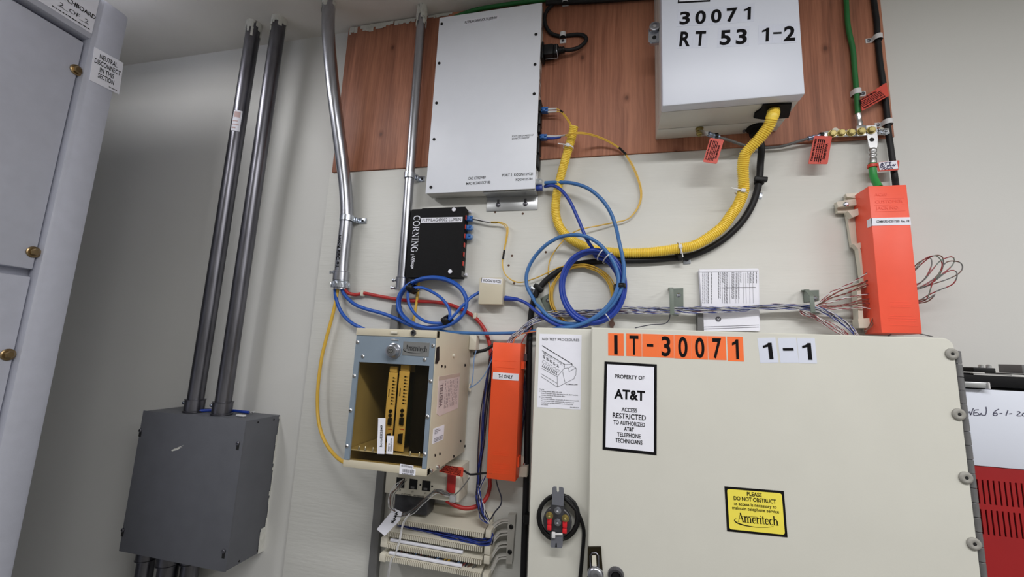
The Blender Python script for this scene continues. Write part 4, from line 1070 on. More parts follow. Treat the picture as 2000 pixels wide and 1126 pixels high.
wire_ring('grey tilted wire bracket inside the blue cable coil beside the black cable', [(1056, 582), (1073, 572.5), (1084, 608), (1069, 612)], (1050, 583), (1066, 620), (1070, 586), wpx=9)

# ================================================================== folded papers behind the wires
pq = [(1366, 529), (1480, 527), (1482.4, 646), (1374.6, 646)]
t = thing('folded_papers', P(1425, 645, .01), 'white folded printed papers tucked behind the horizontal wire bundle', 'papers')
rd = random.Random(2)
for k in range(4):
    q = [P(x + (3 - k) * .7 * (1 if i in (1, 2) else -1.2), y - (3 - k) * .5, .006 + k * .0022) for i, (x, y) in enumerate(pq)]
    mb = MB(); mb.poly(wallF(0), [(p[0], p[2]) for p in q], .005 + k * .0022, .0058 + k * .0022); sh = mb.build('sheet', M_paper, t)
mb = MB(); q = [P(x, y, .0130) for x, y in pq]
mb.tube([q[0] + EY * .003, q[1] + EY * .003], .0042, 10); mb.build('folded_edge', M_paper, t)
mb = MB(); F = wallF(.0126)
def z3(x, y): return (1280 + x / 4.545, 460 + y / 4.545)
rd = random.Random(8)
for x in (420, 437, 455, 468, 496, 560, 574, 598, 614, 634, 680, 694, 718, 740, 756, 820, 846, 870, 895):
    y = 320.0
    end = 600 if x < 500 else rd.choice((600, 420, 560))
    while y < end:
        l = rd.uniform(8, 34); a = P(*z3(x, y), .0126); b = P(*z3(x + 3, min(y + l, end)), .0126)
        mb.ribbon(F, [(a[0], a[2]), (b[0], b[2])], .0010, .0004); y += l + 4
for x in (590, 624, 655, 706, 731, 778, 800, 832, 862):
    a = P(*z3(x, 330), .0126); b = P(*z3(x + 8, 600), .0126); mb.ribbon(F, [(a[0], a[2]), (b[0], b[2])], .0004, .0004)
for y in (460, 464): 
    a = P(*z3(590, y), .0126); b = P(*z3(890, y - 4), .0126); mb.ribbon(F, [(a[0], a[2]), (b[0], b[2])], .0004, .0004)
for y in (806, 824):
    a = P(*z3(432, y + 4), .0126); b = P(*z3(918, y - 14), .0126); mb.ribbon(F, [(a[0], a[2]), (b[0], b[2])], .0008, .0004)
c = P(1402.8, 622.8, .0126); mb.lathe(c - EY * .0002, -EY, [(0, .0052), (.0002, .0052)], 18)
mb.build('lettering', M_inkg, sh)
mb = MB(); mb.ribbon(wallF(.0126), [(c[0] - .002, c[2] + .002), (c[0], c[2] - .002), (c[0] + .002, c[2] + .002)], .001, .0008); mb.build('arrow_mark', M_paper, sh)
mb = MB(); pxpoly(mb, [(1362, 600), (1373, 598), (1375, 646), (1363, 646)], .001, .018); mb.build('holder_clip', M_gcable, t)

# ================================================================== small black splice box with red shutters
KD = .026
kx0 = (P(802, 412, KD)[0] + P(792, 541, KD)[0]) / 2; kx1 = (P(907.5, 404, KD)[0] + P(901.5, 541, KD)[0]) / 2
kz1 = (P(804, 407, KD)[2] + P(907.5, 404, KD)[2]) / 2; kz0 = (P(792, 541.7, KD)[2] + P(901.5, 541, KD)[2]) / 2
kt = thing('splice_box', ((kx0 + kx1) / 2, 0, kz0), 'flat black fibre splice box with white lettering and red port shutters', 'fibre box')
MB().box((kx0 + .001, -.0004, kz0 + .001), (kx1, -KD + .002, kz1 - .001), .001).build('body', M_blackm, kt)
mb = MB(); F = Fr((kx0, 0, kz0), EX, EZ); W, H = kx1 - kx0, kz1 - kz0
mb.poly(F, [(0, 0), (W, 0), (W, H), (.03, H), (.028, H - .0015), (.004, H - .0015), (.0, H - .007)], KD - .002, KD)
kc = mb.build('cover', M_blackm, kt)
F = quadF((823, 425.3), (903.8, 423.2), (822, 435.2), KD)
mb = MB(); mb.frbox(F, (0, F.w), (0, F.h), (0, .0003)); lb = mb.build('paper_label', M_paper, kc)
mb = MB(); text(mb, F, 'FLTPILAG4P002 LUMEN', F.w * .5, F.h * .23, F.h * .56, F.w * .93, n=.0006); mb.build('lettering', M_ink, lb)
A = P(808.6, 421, KD); B = P(805, 492.8, KD); FK = wallF(KD)
hcap = P(821, 421, KD)[0] - A[0]
mb = MB(); serif(mb, FK, 'CORNING', A[0], A[2], hcap, A[2] - B[2], turn='down'); 
mb.rect(FK, A[0], A[0] + hcap * .5, P(806, 497.3, KD)[2], P(806, 496.7, KD)[2])
C_ = P(805, 500.5, KD); text(mb, FK, 'LANscape', C_[0] + .0005, C_[2], hcap * .42, P(804, 500.5, KD)[2] - P(804, 524, KD)[2], align='l', bold=.02, turn='down')
text(mb, FK, 'SOLUTIONS', C_[0] - .0022, C_[2] - .0015, hcap * .12, .010, align='l', turn='down')
mb.build('logo_lettering', M_paper, kc)
def knob(mb): mb.lathe((0, 0, 0), -EY, [(0, .0048), (.0022, .0048), (.003, .0036), (.003, .002), (.0024, .0018)], 16)
for x, y in ((886.9, 409.3), (879.5, 530)):
    shared('push_rivet', 'knob', knob, M_paper, kc, P(x, y, KD))
for y in (412.6, 536):
    q = Vector((kx1 + .002, -.007, P(918, y, .007)[2])); mb = MB(); mb.lathe(q, EX, [(0, .0022), (.003, .0022), (.003, .0038), (.006, .0038)], 12); mb.build('push_rivet', M_paper, kt)
FX = Fr((kx1, 0, 0), EY, EZ)
ports = [P(912, 427, .012)[2], P(910.9, 445, .012)[2], P(909.8, 462.5, .012)[2], P(909, 479.8, .012)[2], P(908, 498, .012)[2], P(907.5, 516, .012)[2]]
for z in ports:
    mb = MB(); mb.frbox(FX, (-.0215, -.0035), (z - .0070, z + .0070), (0, .0008), .0003); ad = mb.build('port_adapter', M_black, kt)
    mb = MB(); mb.frbox(FX, (-.0225, -.0165), (z - .0052, z + .0052), (.0004, .0022), .0004); mb.build('shutter', M_redport, ad)
mb = MB(); mb.frbox(FX, (-.023, -.003), (kz0 + .004, kz0 + .016), (0, .0008), .0003); mb.build('blank_plate', M_gcable, kt)
def lc(par, name, p, dx, m, h=.0062, dpt=.010):
    mb = MB(); F = Fr(p, EX, EZ)
    mb.frbox(F, (0, dx), (-h, -.0006), (-dpt / 2, dpt / 2), .001); mb.frbox(F, (0, dx), (.0006, h), (-dpt / 2, dpt / 2), .001); mb.frbox(F, (dx * .2, dx * .6), (-h * .9, h * .9), (-dpt / 2, dpt / 2 + .002), .0008)
    return mb.build(name, m, par)
for k, y in ((1, 'upper'), (2, 'lower')):
    q = Vector((kx1 + .0008, -.0125, ports[k]))
    t = thing('fibre_plug', q, y + ' empty blue dust plug in the right side of the black splice box', 'plug', 'blue dust plugs')
    lc(t, 'plug_body', q, .013, M_lcblue)
    mb = MB(); mb.frbox(Fr(q + EX * .013, EX, EZ), (-.001, .004), (-.004, .004), (-.0035, .0035), .001); mb.build('dust_cap', M_ltblue, t)

# fibre leads ------------------------------------------------------------------
def ell(cx, cy, rx, ry, turns, d0, d1, a0, jit, seed, sgn=1, step=20, tiltdeg=0):
    rd = random.Random(seed); out = []; n = int(turns * 360 / step)
    jr = [rd.uniform(-jit, jit) for _ in range(int(turns) + 3)]; jx = [rd.uniform(-jit, jit) * .6 for _ in jr]; jy = [rd.uniform(-jit, jit) * .6 for _ in jr]
    for i in range(n + 1):
        a = math.radians(a0 + sgn * i * step); k = i * step / 360; j = int(k); f = k - j; f = f * f * (3 - 2 * f)
        L = lambda q: q[j] * (1 - f) + q[j + 1] * f
        out.append((cx + L(jx) + (rx + L(jr)) * math.cos(a), cy + L(jy) - (ry + L(jr)) * math.sin(a), d0 + (d1 - d0) * i / n))
    return out
q = Vector((kx1 + .0008, -.0125, ports[0]))
t = thing('fibre_patch_lead', q, 'thin yellow duplex fibre lead from the black splice box down into the coil', 'fibre cable', 'yellow fibre leads')
lc(t, 'connector', q, .014, M_lcblue)
mb = MB(); e = q + EX * .014; b1 = P(959, 434, .013)
mb.tube(smooth_path([e + EZ * .0012, b1]), .0017, 8); mb.build('boot', M_wirew, t)
mb = MB(); mb.tube(smooth_path([e - EZ * .0018, b1 - EZ * .0012, P(972, 435, .013)]), .0010, 8); mb.build('boot', M_black, t)
main = [(957, 433.5, .013), (974, 433.5, .013), (986, 437, .012), (992, 445, .011), (990, 466, .010), (983, 498, .009), (981.5, 516, .009), (986, 534, .009), (1000, 547, .010), (1018, 551, .010), (1045, 543, .012), (1072, 531, .014), (1098, 520, .014), (1135, 516, .014)]
mb = MB(); mb.tube(pp(main + ell(1138, 577, 60, 59, 3.3, .012, .016, 80, 4, 3, -1), .01), .00135, 7)
mb.tube(pp([(957, 434.5, .012), (974, 435, .012), (984, 439, .012), (989.5, 446, .011), (988, 466, .010), (982.2, 498, .0085)], .01), .0011, 7)
mb.build('jacket', M_yfib, t)
mb = MB(); mb.tube(pp([(985, 488, .0096), (982.2, 506, .009)], .01), .0022, 10); mb.build('marker_sleeve', M_black, t)

# leads on the white network box
q = Vector((wx1 + .004, -.022, P(1062, 216, .022)[2]))
t = thing('fibre_patch_lead', q, 'short yellow fibre lead with white boots going from the white box into the yellow tube', 'fibre cable', 'yellow fibre leads')
lc(t, 'connector', q, P(1071, 216, .022)[0] - q[0], M_lcblue, .0055, .012)
for k, (y0, y1) in enumerate(((213, 212), (218.5, 217.5))):
    mb = MB(); mb.tube(pp([(1070, y0, .024), (1078, y0 - .5, .024), (1088, y1, .025)], .02, .002), lambda s: .0026 - .0008 * s, 10); mb.build('boot', M_wirew, t)
mb = MB()
mb.tube(pp([(1086, 212, .025), (1094, 215, .028), (1103, 224, .035), (1111, 235, .043), (1117, 246, .050), (1119, 254, .050)], .03), .0012, 8)
mb.tube(pp([(1086, 217.5, .025), (1094, 218, .028), (1101, 225, .034), (1109, 236, .043), (1114.5, 246, .050), (1116, 254, .050)], .03), .0012, 8); mb.build('jacket', M_yfib, t)
mb = MB(); mb.tube(pp([(1094.5, 215.5, .0285), (1100, 220, .032)], .03), .0022, 8); mb.build('marker_sleeve', M_black, t)
q = Vector((wx1 + .004, -.022, P(1062, 268.5, .022)[2]))
t = thing('fibre_patch_lead', q, 'long yellow fibre lead from the white box looping right across brown and cream boards', 'fibre cable', 'yellow fibre leads')
lc(t, 'connector', q, P(1069, 268, .022)[0] - q[0], M_lcblue, .0055, .012)
mb = MB(); mb.tube(pp([(1068, 266.5, .024), (1090, 266, .030), (1107, 263, .056)], .02, .002), lambda s: .0026 - .001 * s, 10); mb.build('boot', M_wirew, t)
mb = MB(); mb.tube(pp([(1068, 270, .022), (1082, 270, .026), (1095, 268, .034)], .02, .002), lambda s: .0030 - .0012 * s, 10); mb.build('boot', M_blue, t)
main = [(1104, 263.5, .054), (1112, 262, .064), (1124, 259, .066), (1140, 259, .055), (1165, 265, .035), (1192, 277, .020), (1215, 293, .012), (1233, 317, .012), (1246, 345, .010), (1253, 372, .009), (1251, 395, .009), (1240, 415, .009), (1225, 428, .009), (1200, 434, .010), (1165, 441, .014), (1130, 449, .018), (1108, 462, .012), (1088, 484, .010), (1075, 505, .010), (1071, 525, .010), (1071, 545, .010)]
mb = MB(); mb.tube(pp(main + ell(1138, 578, 66, 60, 2.6, .008, .012, 168, 4, 9, 1), .01), .00135, 7)
mb.tube(pp([(a + (0.4 if i < 7 else -2.2), b + (2.4 if i < 7 else 1), d) for i, (a, b, d) in enumerate(main[:15])], .01), .0012, 7)
mb.build('jacket', M_yfib, t)
mb = MB(); mb.tube(pp([(1209, 288, .0145), (1223, 301.5, .0135)], .03), .0024, 8); mb.build('marker_sleeve', M_black, t)

# network cables ---------------------------------------------------------------
def rj(par, p, d, m=None):
    mb = MB(); F = Fr(p, EX, EZ); mb.frbox(F, (0, d), (-.0055, .0055), (-.006, .006), .0008); mb.frbox(F, (d * .2, d * .8), (.0055, .007), (-.003, .003), .0004)
    return mb.build('plug', m or M_clear, par)
zt1 = P(1060, 357, .020)[2]
p = Vector((wx1 - .001, -.026, zt1)); t = thing('network_cable', p, 'sky blue network cable from the white box making the widest loop round the coil', 'cable')
rj(t, p, .014)
wide = [(1064, 357, .026), (1085, 356, .030), (1115, 357, .036), (1145, 366, .040), (1170, 384, .040), (1190, 410, .038), (1202, 440, .037), (1210, 475, .050), (1216.5, 505, .051), (1219, 530, .051), (1215, 558, .051), (1203, 584, .051), (1185, 605, .050), (1162, 621, .049), (1140, 629, .034), (1115, 632, .032), (1092, 628, .030), (1070, 616, .040), (1050, 595, .032), (1037, 575, .024), (1029, 557, .022), (1029, 533, .022), (1041, 506, .024), (1064, 480, .034), (1093, 463, .040), (1124, 458.5, .055), (1148, 463, .055), (1170, 476, .055), (1190, 498, .055), (1203, 522, .055), (1208, 545, .055), (1205, 565, .055), (1194, 588, .055), (1174, 610, .053), (1150, 626, .051), (1124, 636, .049), (1100, 640, .047), (1080, 643, .030), (1060, 655, .022), (1050, 680, .018)]
MB().tube(pp(wide, .03), .0040, 12).build('jacket', M_sky, t)
p = Vector((wx1 - .001, -.018, zt1 - .0105)); t = thing('network_cable', p, 'royal blue network cable from the white box wound into the large tied coil', 'cable')
rj(t, p, .014, M_blue)
lead = [(1064, 364, .018), (1080, 362, .030), (1096, 371, .043), (1113, 393, .045), (1129, 427, .046), (1141, 456, .048), (1150, 474, .046), (1158, 485, .036)]
coil = ell(1158, 560, 58, 68, 6.6, .028, .046, 82, 6.5, 21, -1)
coil = coil[:-1]
tailp = [(1148, 634, .042), (1125, 638, .038), (1100, 638, .030), (1075, 628, .042), (1050, 610, .040), (1030, 593, .024), (1015, 586, .016), (1008, 583.5, .014)]
mb = MB(); mb.tube(pp(lead + coil + tailp, .03), .0037, 10); mb.build('jacket', M_blue, t)
mb = MB(); mb.tube(pp([(1012, 584.5, .0145), (1000, 583.2, .014), (986, 582, .014)], .014, .002), lambda s: .0042 + .002 * s, 10); mb.build('boot', M_blue, t)
for x, y, u, w, m, lab in ((1174, 497, (14, 10), 25, M_wirew, 'left white tie at the top of the large royal blue coil'), (1187, 504, (13, 13), 26, M_wirew, 'right white tie at the top of the large royal blue coil'), (1186, 619, (13, -9), 18, M_wirew, 'white tie at the bottom of the large royal blue coil'), (1211, 560, (1, 14), 25, M_black, 'black hook strap at the right side of the large royal blue coil')):
    a = P(x, y, .034); ud = (P(x + u[0], y + u[1], .034) - a).normalized(); sd = ud.cross(EY); r = RW(w, x, y, .034)
    mb = MB(); pth = [a + sd * (r * math.cos(k * math.pi / 10)) - EY * (.026 * math.sin(k * math.pi / 10)) for k in range(20)]
    ww = .0011 if m is M_wirew else .0042
    vs = []
    for q in pth: vs += [q - ud * ww, q + ud * ww]
    n = len(pth); mb.add(vs, [(2 * i, 2 * ((i + 1) % n), 2 * ((i + 1) % n) + 1, 2 * i + 1) for i in range(n)], 0, True)
    o = mb.build('coil_tie', m); tag(o, lab, 'cable tie'); md = o.modifiers.new('thick', 'SOLIDIFY'); md.thickness = .0012

# ================================================================== beige surface box between the coils
BD = .028
sx0 = P(935, 566, BD)[0]; sx1 = P(982, 568, BD)[0]; sz1 = (P(936.5, 539, BD)[2] + P(981.3, 543, BD)[2]) / 2; sz0 = (P(933, 592.7, BD)[2] + P(982, 595, BD)[2]) / 2
bt = thing('surface_jack_box', ((sx0 + sx1) / 2, 0, sz0), 'small beige surface jack box with paper label between the two blue coils', 'jack box')
MB().box((sx0 + .001, -.0004, sz0 + .001), (sx1 - .001, -.014, sz1 - .001), .0015).build('base', M_beige, bt)
cv = MB().box((sx0, -.012, sz0), (sx1, -BD, sz1), .0025).build('cover', M_beige, bt)
F = quadF((940, 541.5), (979, 545), (939.5, 551.5), BD); mb = MB(); mb.frbox(F, (0, F.w), (0, F.h), (0, .0003)); lb = mb.build('paper_label', M_paper, cv)
mb = MB(); text(mb, F, 'KQGN/159721', F.w * .54, F.h * .25, F.h * .5, F.w * .86, bold=.01, n=.0006); mb.rect(F, 0, F.w * .025, 0, F.h, .0006); mb.build('lettering', M_ink, lb)
p = Vector((sx1 - .002, -.014, P(983, 582, .014)[2]))

# ================================================================== left blue coil and the other leads from the conduits
t = thing('network_cable', P(785, 570, .02), 'bright blue network cable from the thin conduit coiled under the black splice box', 'cable')
def z1_(x, y, d): return (600 + x / 4.0222, 380 + y / 4.0222, d)
lead = [(786, 560, .016), (783, 575, .018), (778, 590, .022), (776, 604, .024)]
coil = ell(844, 592, 64, 47, 4.4, .014, .034, 190, 4.0, 5, 1)
tailp = [z1_(1245, 850, .03), z1_(1275, 815, .026), z1_(1310, 790, .02), z1_(1345, 770, .016), z1_(1365, 765, .014)]
mb = MB(); mb.tube(pp(lead + coil[1:], .02), .0034, 10); mb.build('jacket', M_azure, t)
inner = [z1_(800, 745, .032), z1_(850, 730, .034), z1_(900, 730, .034), z1_(960, 752, .034), z1_(1040, 800, .034), z1_(1095, 860, .034), z1_(1120, 915, .034), z1_(1118, 960, .034), z1_(1105, 1000, .03), z1_(1040, 1030, .024), z1_(930, 1040, .022)]
inner2 = [z1_(795, 760, .034), z1_(790, 800, .036), z1_(805, 870, .036), z1_(850, 940, .036), z1_(920, 990, .036), z1_(1000, 1008, .036), z1_(1080, 1000, .036), z1_(1150, 950, .034), z1_(1210, 880, .032)] + tailp
mb = MB(); mb.tube(pp(inner, .02), .0034, 10); mb.build('jacket', M_azure, t)
mb = MB(); mb.tube(pp(inner2, .02), .0034, 10); mb.build('jacket', M_azure, t)
for x, y, u, lab in ((806, 563, (10, -9), 'black hook strap at the upper left of the bright blue coil'), (874.5, 626, (12, -8), 'black hook strap at the lower right of the bright blue coil')):
    a = P(x, y, .024); ud = (P(x + u[0], y + u[1], .024) - a).normalized(); sd = ud.cross(EY)
    mb = MB(); pth = [a + sd * (.0115 * math.cos(k * math.pi / 10)) - EY * (.022 * math.sin(k * math.pi / 10)) for k in range(20)]; vs = []
    for q in pth: vs += [q - ud * .0075, q + ud * .0075]
    n = len(pth); mb.add(vs, [(2 * i, 2 * ((i + 1) % n), 2 * ((i + 1) % n) + 1, 2 * i + 1) for i in range(n)], 0, True)
    o = mb.build('coil_tie', M_black); tag(o, lab, 'cable tie'); md = o.modifiers.new('thick', 'SOLIDIFY'); md.thickness = .0014
cable('network_cable', 'blue cable from the bent conduit running across into the bright blue coil', 'cable', [(667, 560, .022), (672, 574, .022), (690, 592, .018), (712, 602, .016), (745, 611, .016), (775, 622, .018), (800, 634, .020), (830, 642, .02), (860, 642, .02)], .016, 7, M_azure)
cable('network_cable', 'blue cable hanging from the bent conduit down behind the beige window box', 'cable', [(655, 560, .022), (655, 572, .022), (659, 592, .018), (670, 614, .016), (688, 631, .016), (712, 643, .018), (745, 658, .02), (785, 672, .024), (820, 690, .024)], .016, 7, M_azure)
cable('network_cable', 'light blue cable running right from behind the beige window box to the cream cabinet', 'cable', [(840, 640, .02), (870, 647, .022), (893, 649, .022), (940, 650.5, .024), (1000, 650, .026), (1050, 646, .024), (1085, 648, .02)], .024, 6.5, M_sky)
cable('fibre_cable', 'yellow cable looping from the bent conduit down to the left of the beige window box', 'cable', [(660, 560, .021), (658.5, 572, .020), (653.5, 599, .018), (646, 629, .018), (637, 662, .018), (628, 700, .020), (621.5, 750, .024), (620, 790, .028), (623, 826, .034), (633, 858, .044), (650, 884, .060), (672, 902, .09), (700, 908, .11)], .02, 6.5, M_yfib)
cable('fibre_cable', 'yellow cable straight down below the black splice box behind the bright blue coil', 'cable', [(819, 530, .008), (818, 548, .008), (815, 580, .009), (810, 612, .010), (803, 655, .010), (797, 720, .010)], .009, 5.5, M_yfib)
rcab = cable('fire_cable', 'red cable from the bent conduit running right and down behind the orange T-1 cover', 'cable', [(672, 562, .020), (680, 572, .018), (695, 575, .010), (712, 572.5, .008), (735, 577, .007), (775, 584, .007), (815, 588, .007), (850, 589.5, .007), (880, 595, .007), (908, 607, .008), (928, 620, .008), (944, 639, .008), (953, 660, .007), (958, 684, .006), (961, 740, .006), (958, 830, .006), (956, 930, .006), (957, 948, .010), (950, 972, .018), (933, 987, .028), (910, 992, .036), (888, 986, .046), (872, 976, .050)], .008, 7.5, M_red)
for x, y, lab in ((712, 573, 'left white staple clip on the red cable near the bent conduit'), (930, 616.5, 'right white staple clip on the red cable left of the orange T-1 cover')):
    q = P(x, y, 0); t = MB().frbox(Fr(q, EX, EZ), (-.004, .004), (-.0075, .0065), (.0005, .0135), .002).build('cable_staple', M_ivory); tag(t, lab, 'cable staple', 'white cable staples')

# ================================================================== beige box with the smoked window
CD = .205
cx0 = (P(697, 640, CD)[0] + P(668.7, 910, CD)[0]) / 2; cx1 = (P(852.6, 644.8, CD)[0] + P(833.4, 931, CD)[0]) / 2
cz1 = (P(697, 640, CD)[2] + P(852.6, 644.8, CD)[2]) / 2; cz0 = (P(668.7, 910, CD)[2] + P(833.4, 931, CD)[2]) / 2
ct = thing('equipment_cabinet', ((cx0 + cx1) / 2, -CD / 2, cz0), 'beige wall cabinet with blue-grey door frame and smoked window over two yellow cards', 'cabinet')
T = .0016; CB = .012
mb = MB()
mb.box((cx0, -CB, cz0), (cx0 + T, -CD + .002, cz1)); mb.box((cx0 + T, -CB, cz1 - T), (cx1 - T, -CD + .002, cz1)); mb.box((cx0 + T, -CB, cz0), (cx1 - T, -CD + .002, cz0 + T)); mb.box((cx0, -CB + .002, cz0), (cx1, -CB, cz1))
mb.build('body', M_beige, ct)
sp = MB().box((cx1 - T, -CB, cz0), (cx1, -CD + .002, cz1), .0006).build('side_panel', M_beige, ct)
zt_ = (P(697, 655.5, CD)[2] + P(852.6, 659.5, CD)[2]) / 2; zb_ = (P(669, 896, CD)[2] + P(834, 915, CD)[2]) / 2
mb = MB(); mb.box((cx0, -CD + .014, zt_ + .0006), (cx1, -CD, cz1), .0008); tr = mb.build('top_rail', M_beige, ct)
mb = MB(); mb.box((cx0, -CD + .014, cz0), (cx1, -CD, zb_ - .0006), .0008); brl = mb.build('bottom_rail', M_beige, ct)
mb = MB(); mb.box((cx1 + .0004, -.0008, P(930, 683, 0)[2]), (P(937, 660, 0)[0], -CB - .012, P(930, 655, 0)[2]), .001); mb.build('mounting_flange', M_ivory, ct)
# door frame with the window opening
fx0, fx1 = cx0 + .0015, cx1 - .0015
wx_0 = (P(700.7, 706.5, CD)[0] + P(682.5, 889, CD)[0]) / 2; wx_1 = (P(838, 713.5, CD)[0] + P(825.4, 907, CD)[0]) / 2
wz_1 = (P(700.7, 706.5, CD)[2] + P(838, 713.5, CD)[2]) / 2
F = Fr((0, -CD, 0), EX, EZ)
mb = MB()
out = [(fx0, zb_), (wx_0, zb_), (wx_0, wz_1), (wx_1, wz_1), (wx_1, zb_), (fx1, zb_), (fx1, zt_), (fx0, zt_)]
mb.poly(F, out, -.003, 0.0002); dr = mb.build('door_frame', M_bluegrey, ct)
mb = MB(); mb.frbox(F, (wx_0 - .003, wx_1 + .003), (zb_ - .0004, wz_1 + .003), (-.0065, -.0035)); mb.build('smoked_window', M_glass, ct)
def rivet(mb):
    mb.lathe((0, 0, 0), -EY, [(0, .0036), (.0008, .0036), (.0022, .002)], 12); mb.frbox(Fr((0, -.0022, 0), EX, EZ), (-.0009, .0009), (-.0009, .0009), (0, .0002), 0, 1)
for x, y in ((308, 212), (340, 298), (287, 418), (265, 629), (243, 846), (768, 233), (717, 318), (753, 449), (735, 667), (718, 896)):
    shared('rivet', 'riv', rivet, [M_tin, M_dark], dr, P(600 + x / 3.128, 600 + y / 3.128, CD + .0002))
q = P(770, 685, CD); mb = MB(); mb.lathe(q, -EY, [(0, .0145), (.002, .0145), (.003, .0125), (.008, .0120), (.009, .0110), (.0125, .0105), (.013, .0095), (.013, .006), (.0115, .006)], 24); lk = mb.build('lock_cylinder', M_galv, dr)
mb = MB(); mb.lathe(q - EY * .0115, -EY, [(0, .0058), (.0012, .0054)], 18); kc_ = mb.build('key_core', M_tin, lk)
mb = MB(); Fk = Fr(q - EY * .0128, EX, EZ)
mb.ribbon(Fk, arc(0, 0, .0036, .0036, 120, 430, 16), .0011, .0003); mb.rect(Fk, -.0006, .0006, .0, .004, .0003); mb.build('keyway', M_dark, lk)
F2 = quadF((787.5, 666), (838.5, 669), (786, 693), CD); mb = MB(); mb.frbox(F2, (0, F2.w), (0, F2.h), (0, .0008)); lp = mb.build('logo_plate', M_alu, dr)
def logo(mb, F, u, v, h, w, n):
    serif(mb, F, 'Ameritech', u, v, h, w, n=n)
    pts = arc(u + w * .42, v + h * .12, w * .50, h * .52, 155, 335, 26)
    mb.ribbon(F, pts, lambda t: h * (.03 + .13 * math.sin(math.pi * min(1, t * 1.35)) * (1 - t) ** .5), n)
    mb.ribbon(F, [(u + w * .11, v + h * .62), (u + w * .2, v + h * .68), (u + w * .3, v + h * .70), (u + w * .5, v + h * .72)], h * .035, n)
mb = MB(); logo(mb, F2, F2.w * .09, F2.h * .36, F2.h * .40, F2.w * .84, .0011); mb.build('logo_lettering', M_ink, lp)
q = P(771.7, 663.5, CD); mb = MB(); mb.frbox(Fr(q, EX, EZ), (-.0075, .0075), (-.0016, .0016), (0, .0008), .0004); mb.build('latch_slot', M_tin, dr)
q = P(771, 649, CD); mb = MB(); mb.frbox(Fr(q, EX, EZ), (-.0065, .0065), (-.0022, .0022), (0, .004), .001); mb.build('latch_tab', M_ivory, tr)
q = P(807.8, 649.5, CD); mb = MB(); mb.lathe(q, -EY, [(0, .0058), (.0016, .0058), (.0030, .005), (.003, .0026), (.001, .0024)], 6); mb.build('grommet_nut', M_galv_dull, tr)
q = P(807.8, 649.5, CD + .0012); mb = MB(); mb.lathe(q, -EY, [(0, .0026), (.0003, .0026)], 12); mb.build('grommet_hole', M_dark, tr)
F3 = quadF((783, 905), (809, 909), (781, 912.5), CD); mb = MB(); mb.frbox(F3, (0, F3.w), (0, F3.h), (0, .0004)); lb = mb.build('barcode_label', M_paper, brl)
F4 = quadF((781, 912.5), (812, 916), (780, 924.5), CD); mb = MB(); mb.frbox(F4, (0, F4.w), (0, F4.h), (0, .0004)); lb2 = mb.build('barcode_label', M_paper, brl)
rd = random.Random(4); mb = MB()
x = F4.w * .18
while x < F4.w * .88: w = rd.choice((.0005, .0009, .0013)); mb.rect(F4, x, x + w, F4.h * .3, F4.h * .85, .0006); x += w + rd.choice((.0005, .0009))
ink_lines(mb, F4, [(F4.h * .1, F4.h * .1, F4.w * .2, F4.w * .85)], 1); mb.build('barcode', M_ink, lb2)
mb = MB(); x = F3.w * .1
while x < F3.w * .92: w = rd.choice((.0004, .0007)); mb.rect(F3, x, x + w, F3.h * .35, F3.h * .85, .0006); x += w + .0006
mb.build('barcode', M_inkg, lb)
# print and openings on the side panel
FXc = lambda tl, tr_, bl: quadFX(tl, tr_, bl, cx1)
F5 = FXc((857, 735), (898, 727.5), (852, 814)); mb = MB(); mb.poly(F5, [(0, F5.h * .08), (F5.w * .12, 0), (F5.w, 0), (F5.w, F5.h), (0, F5.h)], 0, .0006); lb = mb.build('printed_label', mat('pinkish_paper', (214, 198, 196), .7), sp)
mb = MB(); text(mb, F5, 'WESTELL', F5.w * .20, F5.h * .22, F5.w * .13, F5.h * .6, align='l', bold=.03, turn='up', n=.0009)
rd = random.Random(6)
for k in range(9):
    u = F5.w * (.3 + k * .072); v = F5.h * .14
    while v < F5.h * .84:
        l = rd.uniform(.002, .008); mb.rect(F5, u, u + F5.w * .016, v, min(v + l, F5.h * .86), .0009); v += l + .002
mb.build('lettering', mat('faded_ink', (120, 104, 108), .7), lb)
mb = MB(); mb.rect(F5, 0, F5.w, F5.h * .9, F5.h, .0009); mb.build('label_band', mat('label_tan', (190, 172, 160), .7), lb)
F6 = FXc((845.6, 837), (867, 829), (844, 867)); mb = MB(); mb.frbox(F6, (0, F6.w), (0, F6.h), (0, .0004)); lb = mb.build('printed_label', M_paper, sp)
mb = MB(); ink_lines(mb, F6, [(F6.h * v, F6.h * .04, F6.w * .1, F6.w * e) for v, e in ((.85, .5), (.74, .6), (.63, .4), (.3, .9), (.2, .9), (.1, .9))], 3); mb.build('lettering', M_inkg, lb)
def sidehole(pts, name='side_opening', m=M_dark):
    F = Fr((cx1, 0, 0), EY, EZ); q = [PX(x, y, cx1) for x, y in pts]
    mb = MB(); mb.poly(F, [(p[1], p[2]) for p in q], -.0002, .0004); return mb.build(name, m, sp)
sidehole([(852.5, 678), (858, 676), (858, 702), (854, 710), (849.5, 710)])
sidehole([(919, 822), (925, 798), (925, 815), (922, 824), (918, 826)])
sidehole([(914.5, 857), (921, 855), (920, 874), (913, 875)])
for x, y in ((869.5, 716), (908.5, 713), (863, 715), (899.5, 861), (908, 871), (859, 886), (886.5, 891), (850, 889)):
    sidehole([(x - 1.5, y - 2.6), (x + 1.2, y - 2.8), (x + 1.4, y + 1.2), (x - 1.2, y + 2.8)])
for x, y, m in ((885, 693.5, M_ivory), (841, 918.5, M_tin), (853.6, 911, M_tin)):
    mb = MB(); mb.lathe(PX(x, y, cx1), EX, [(0, .0034), (.003, .0032), (.004, .002)], 12); mb.build('side_screw', m, sp)
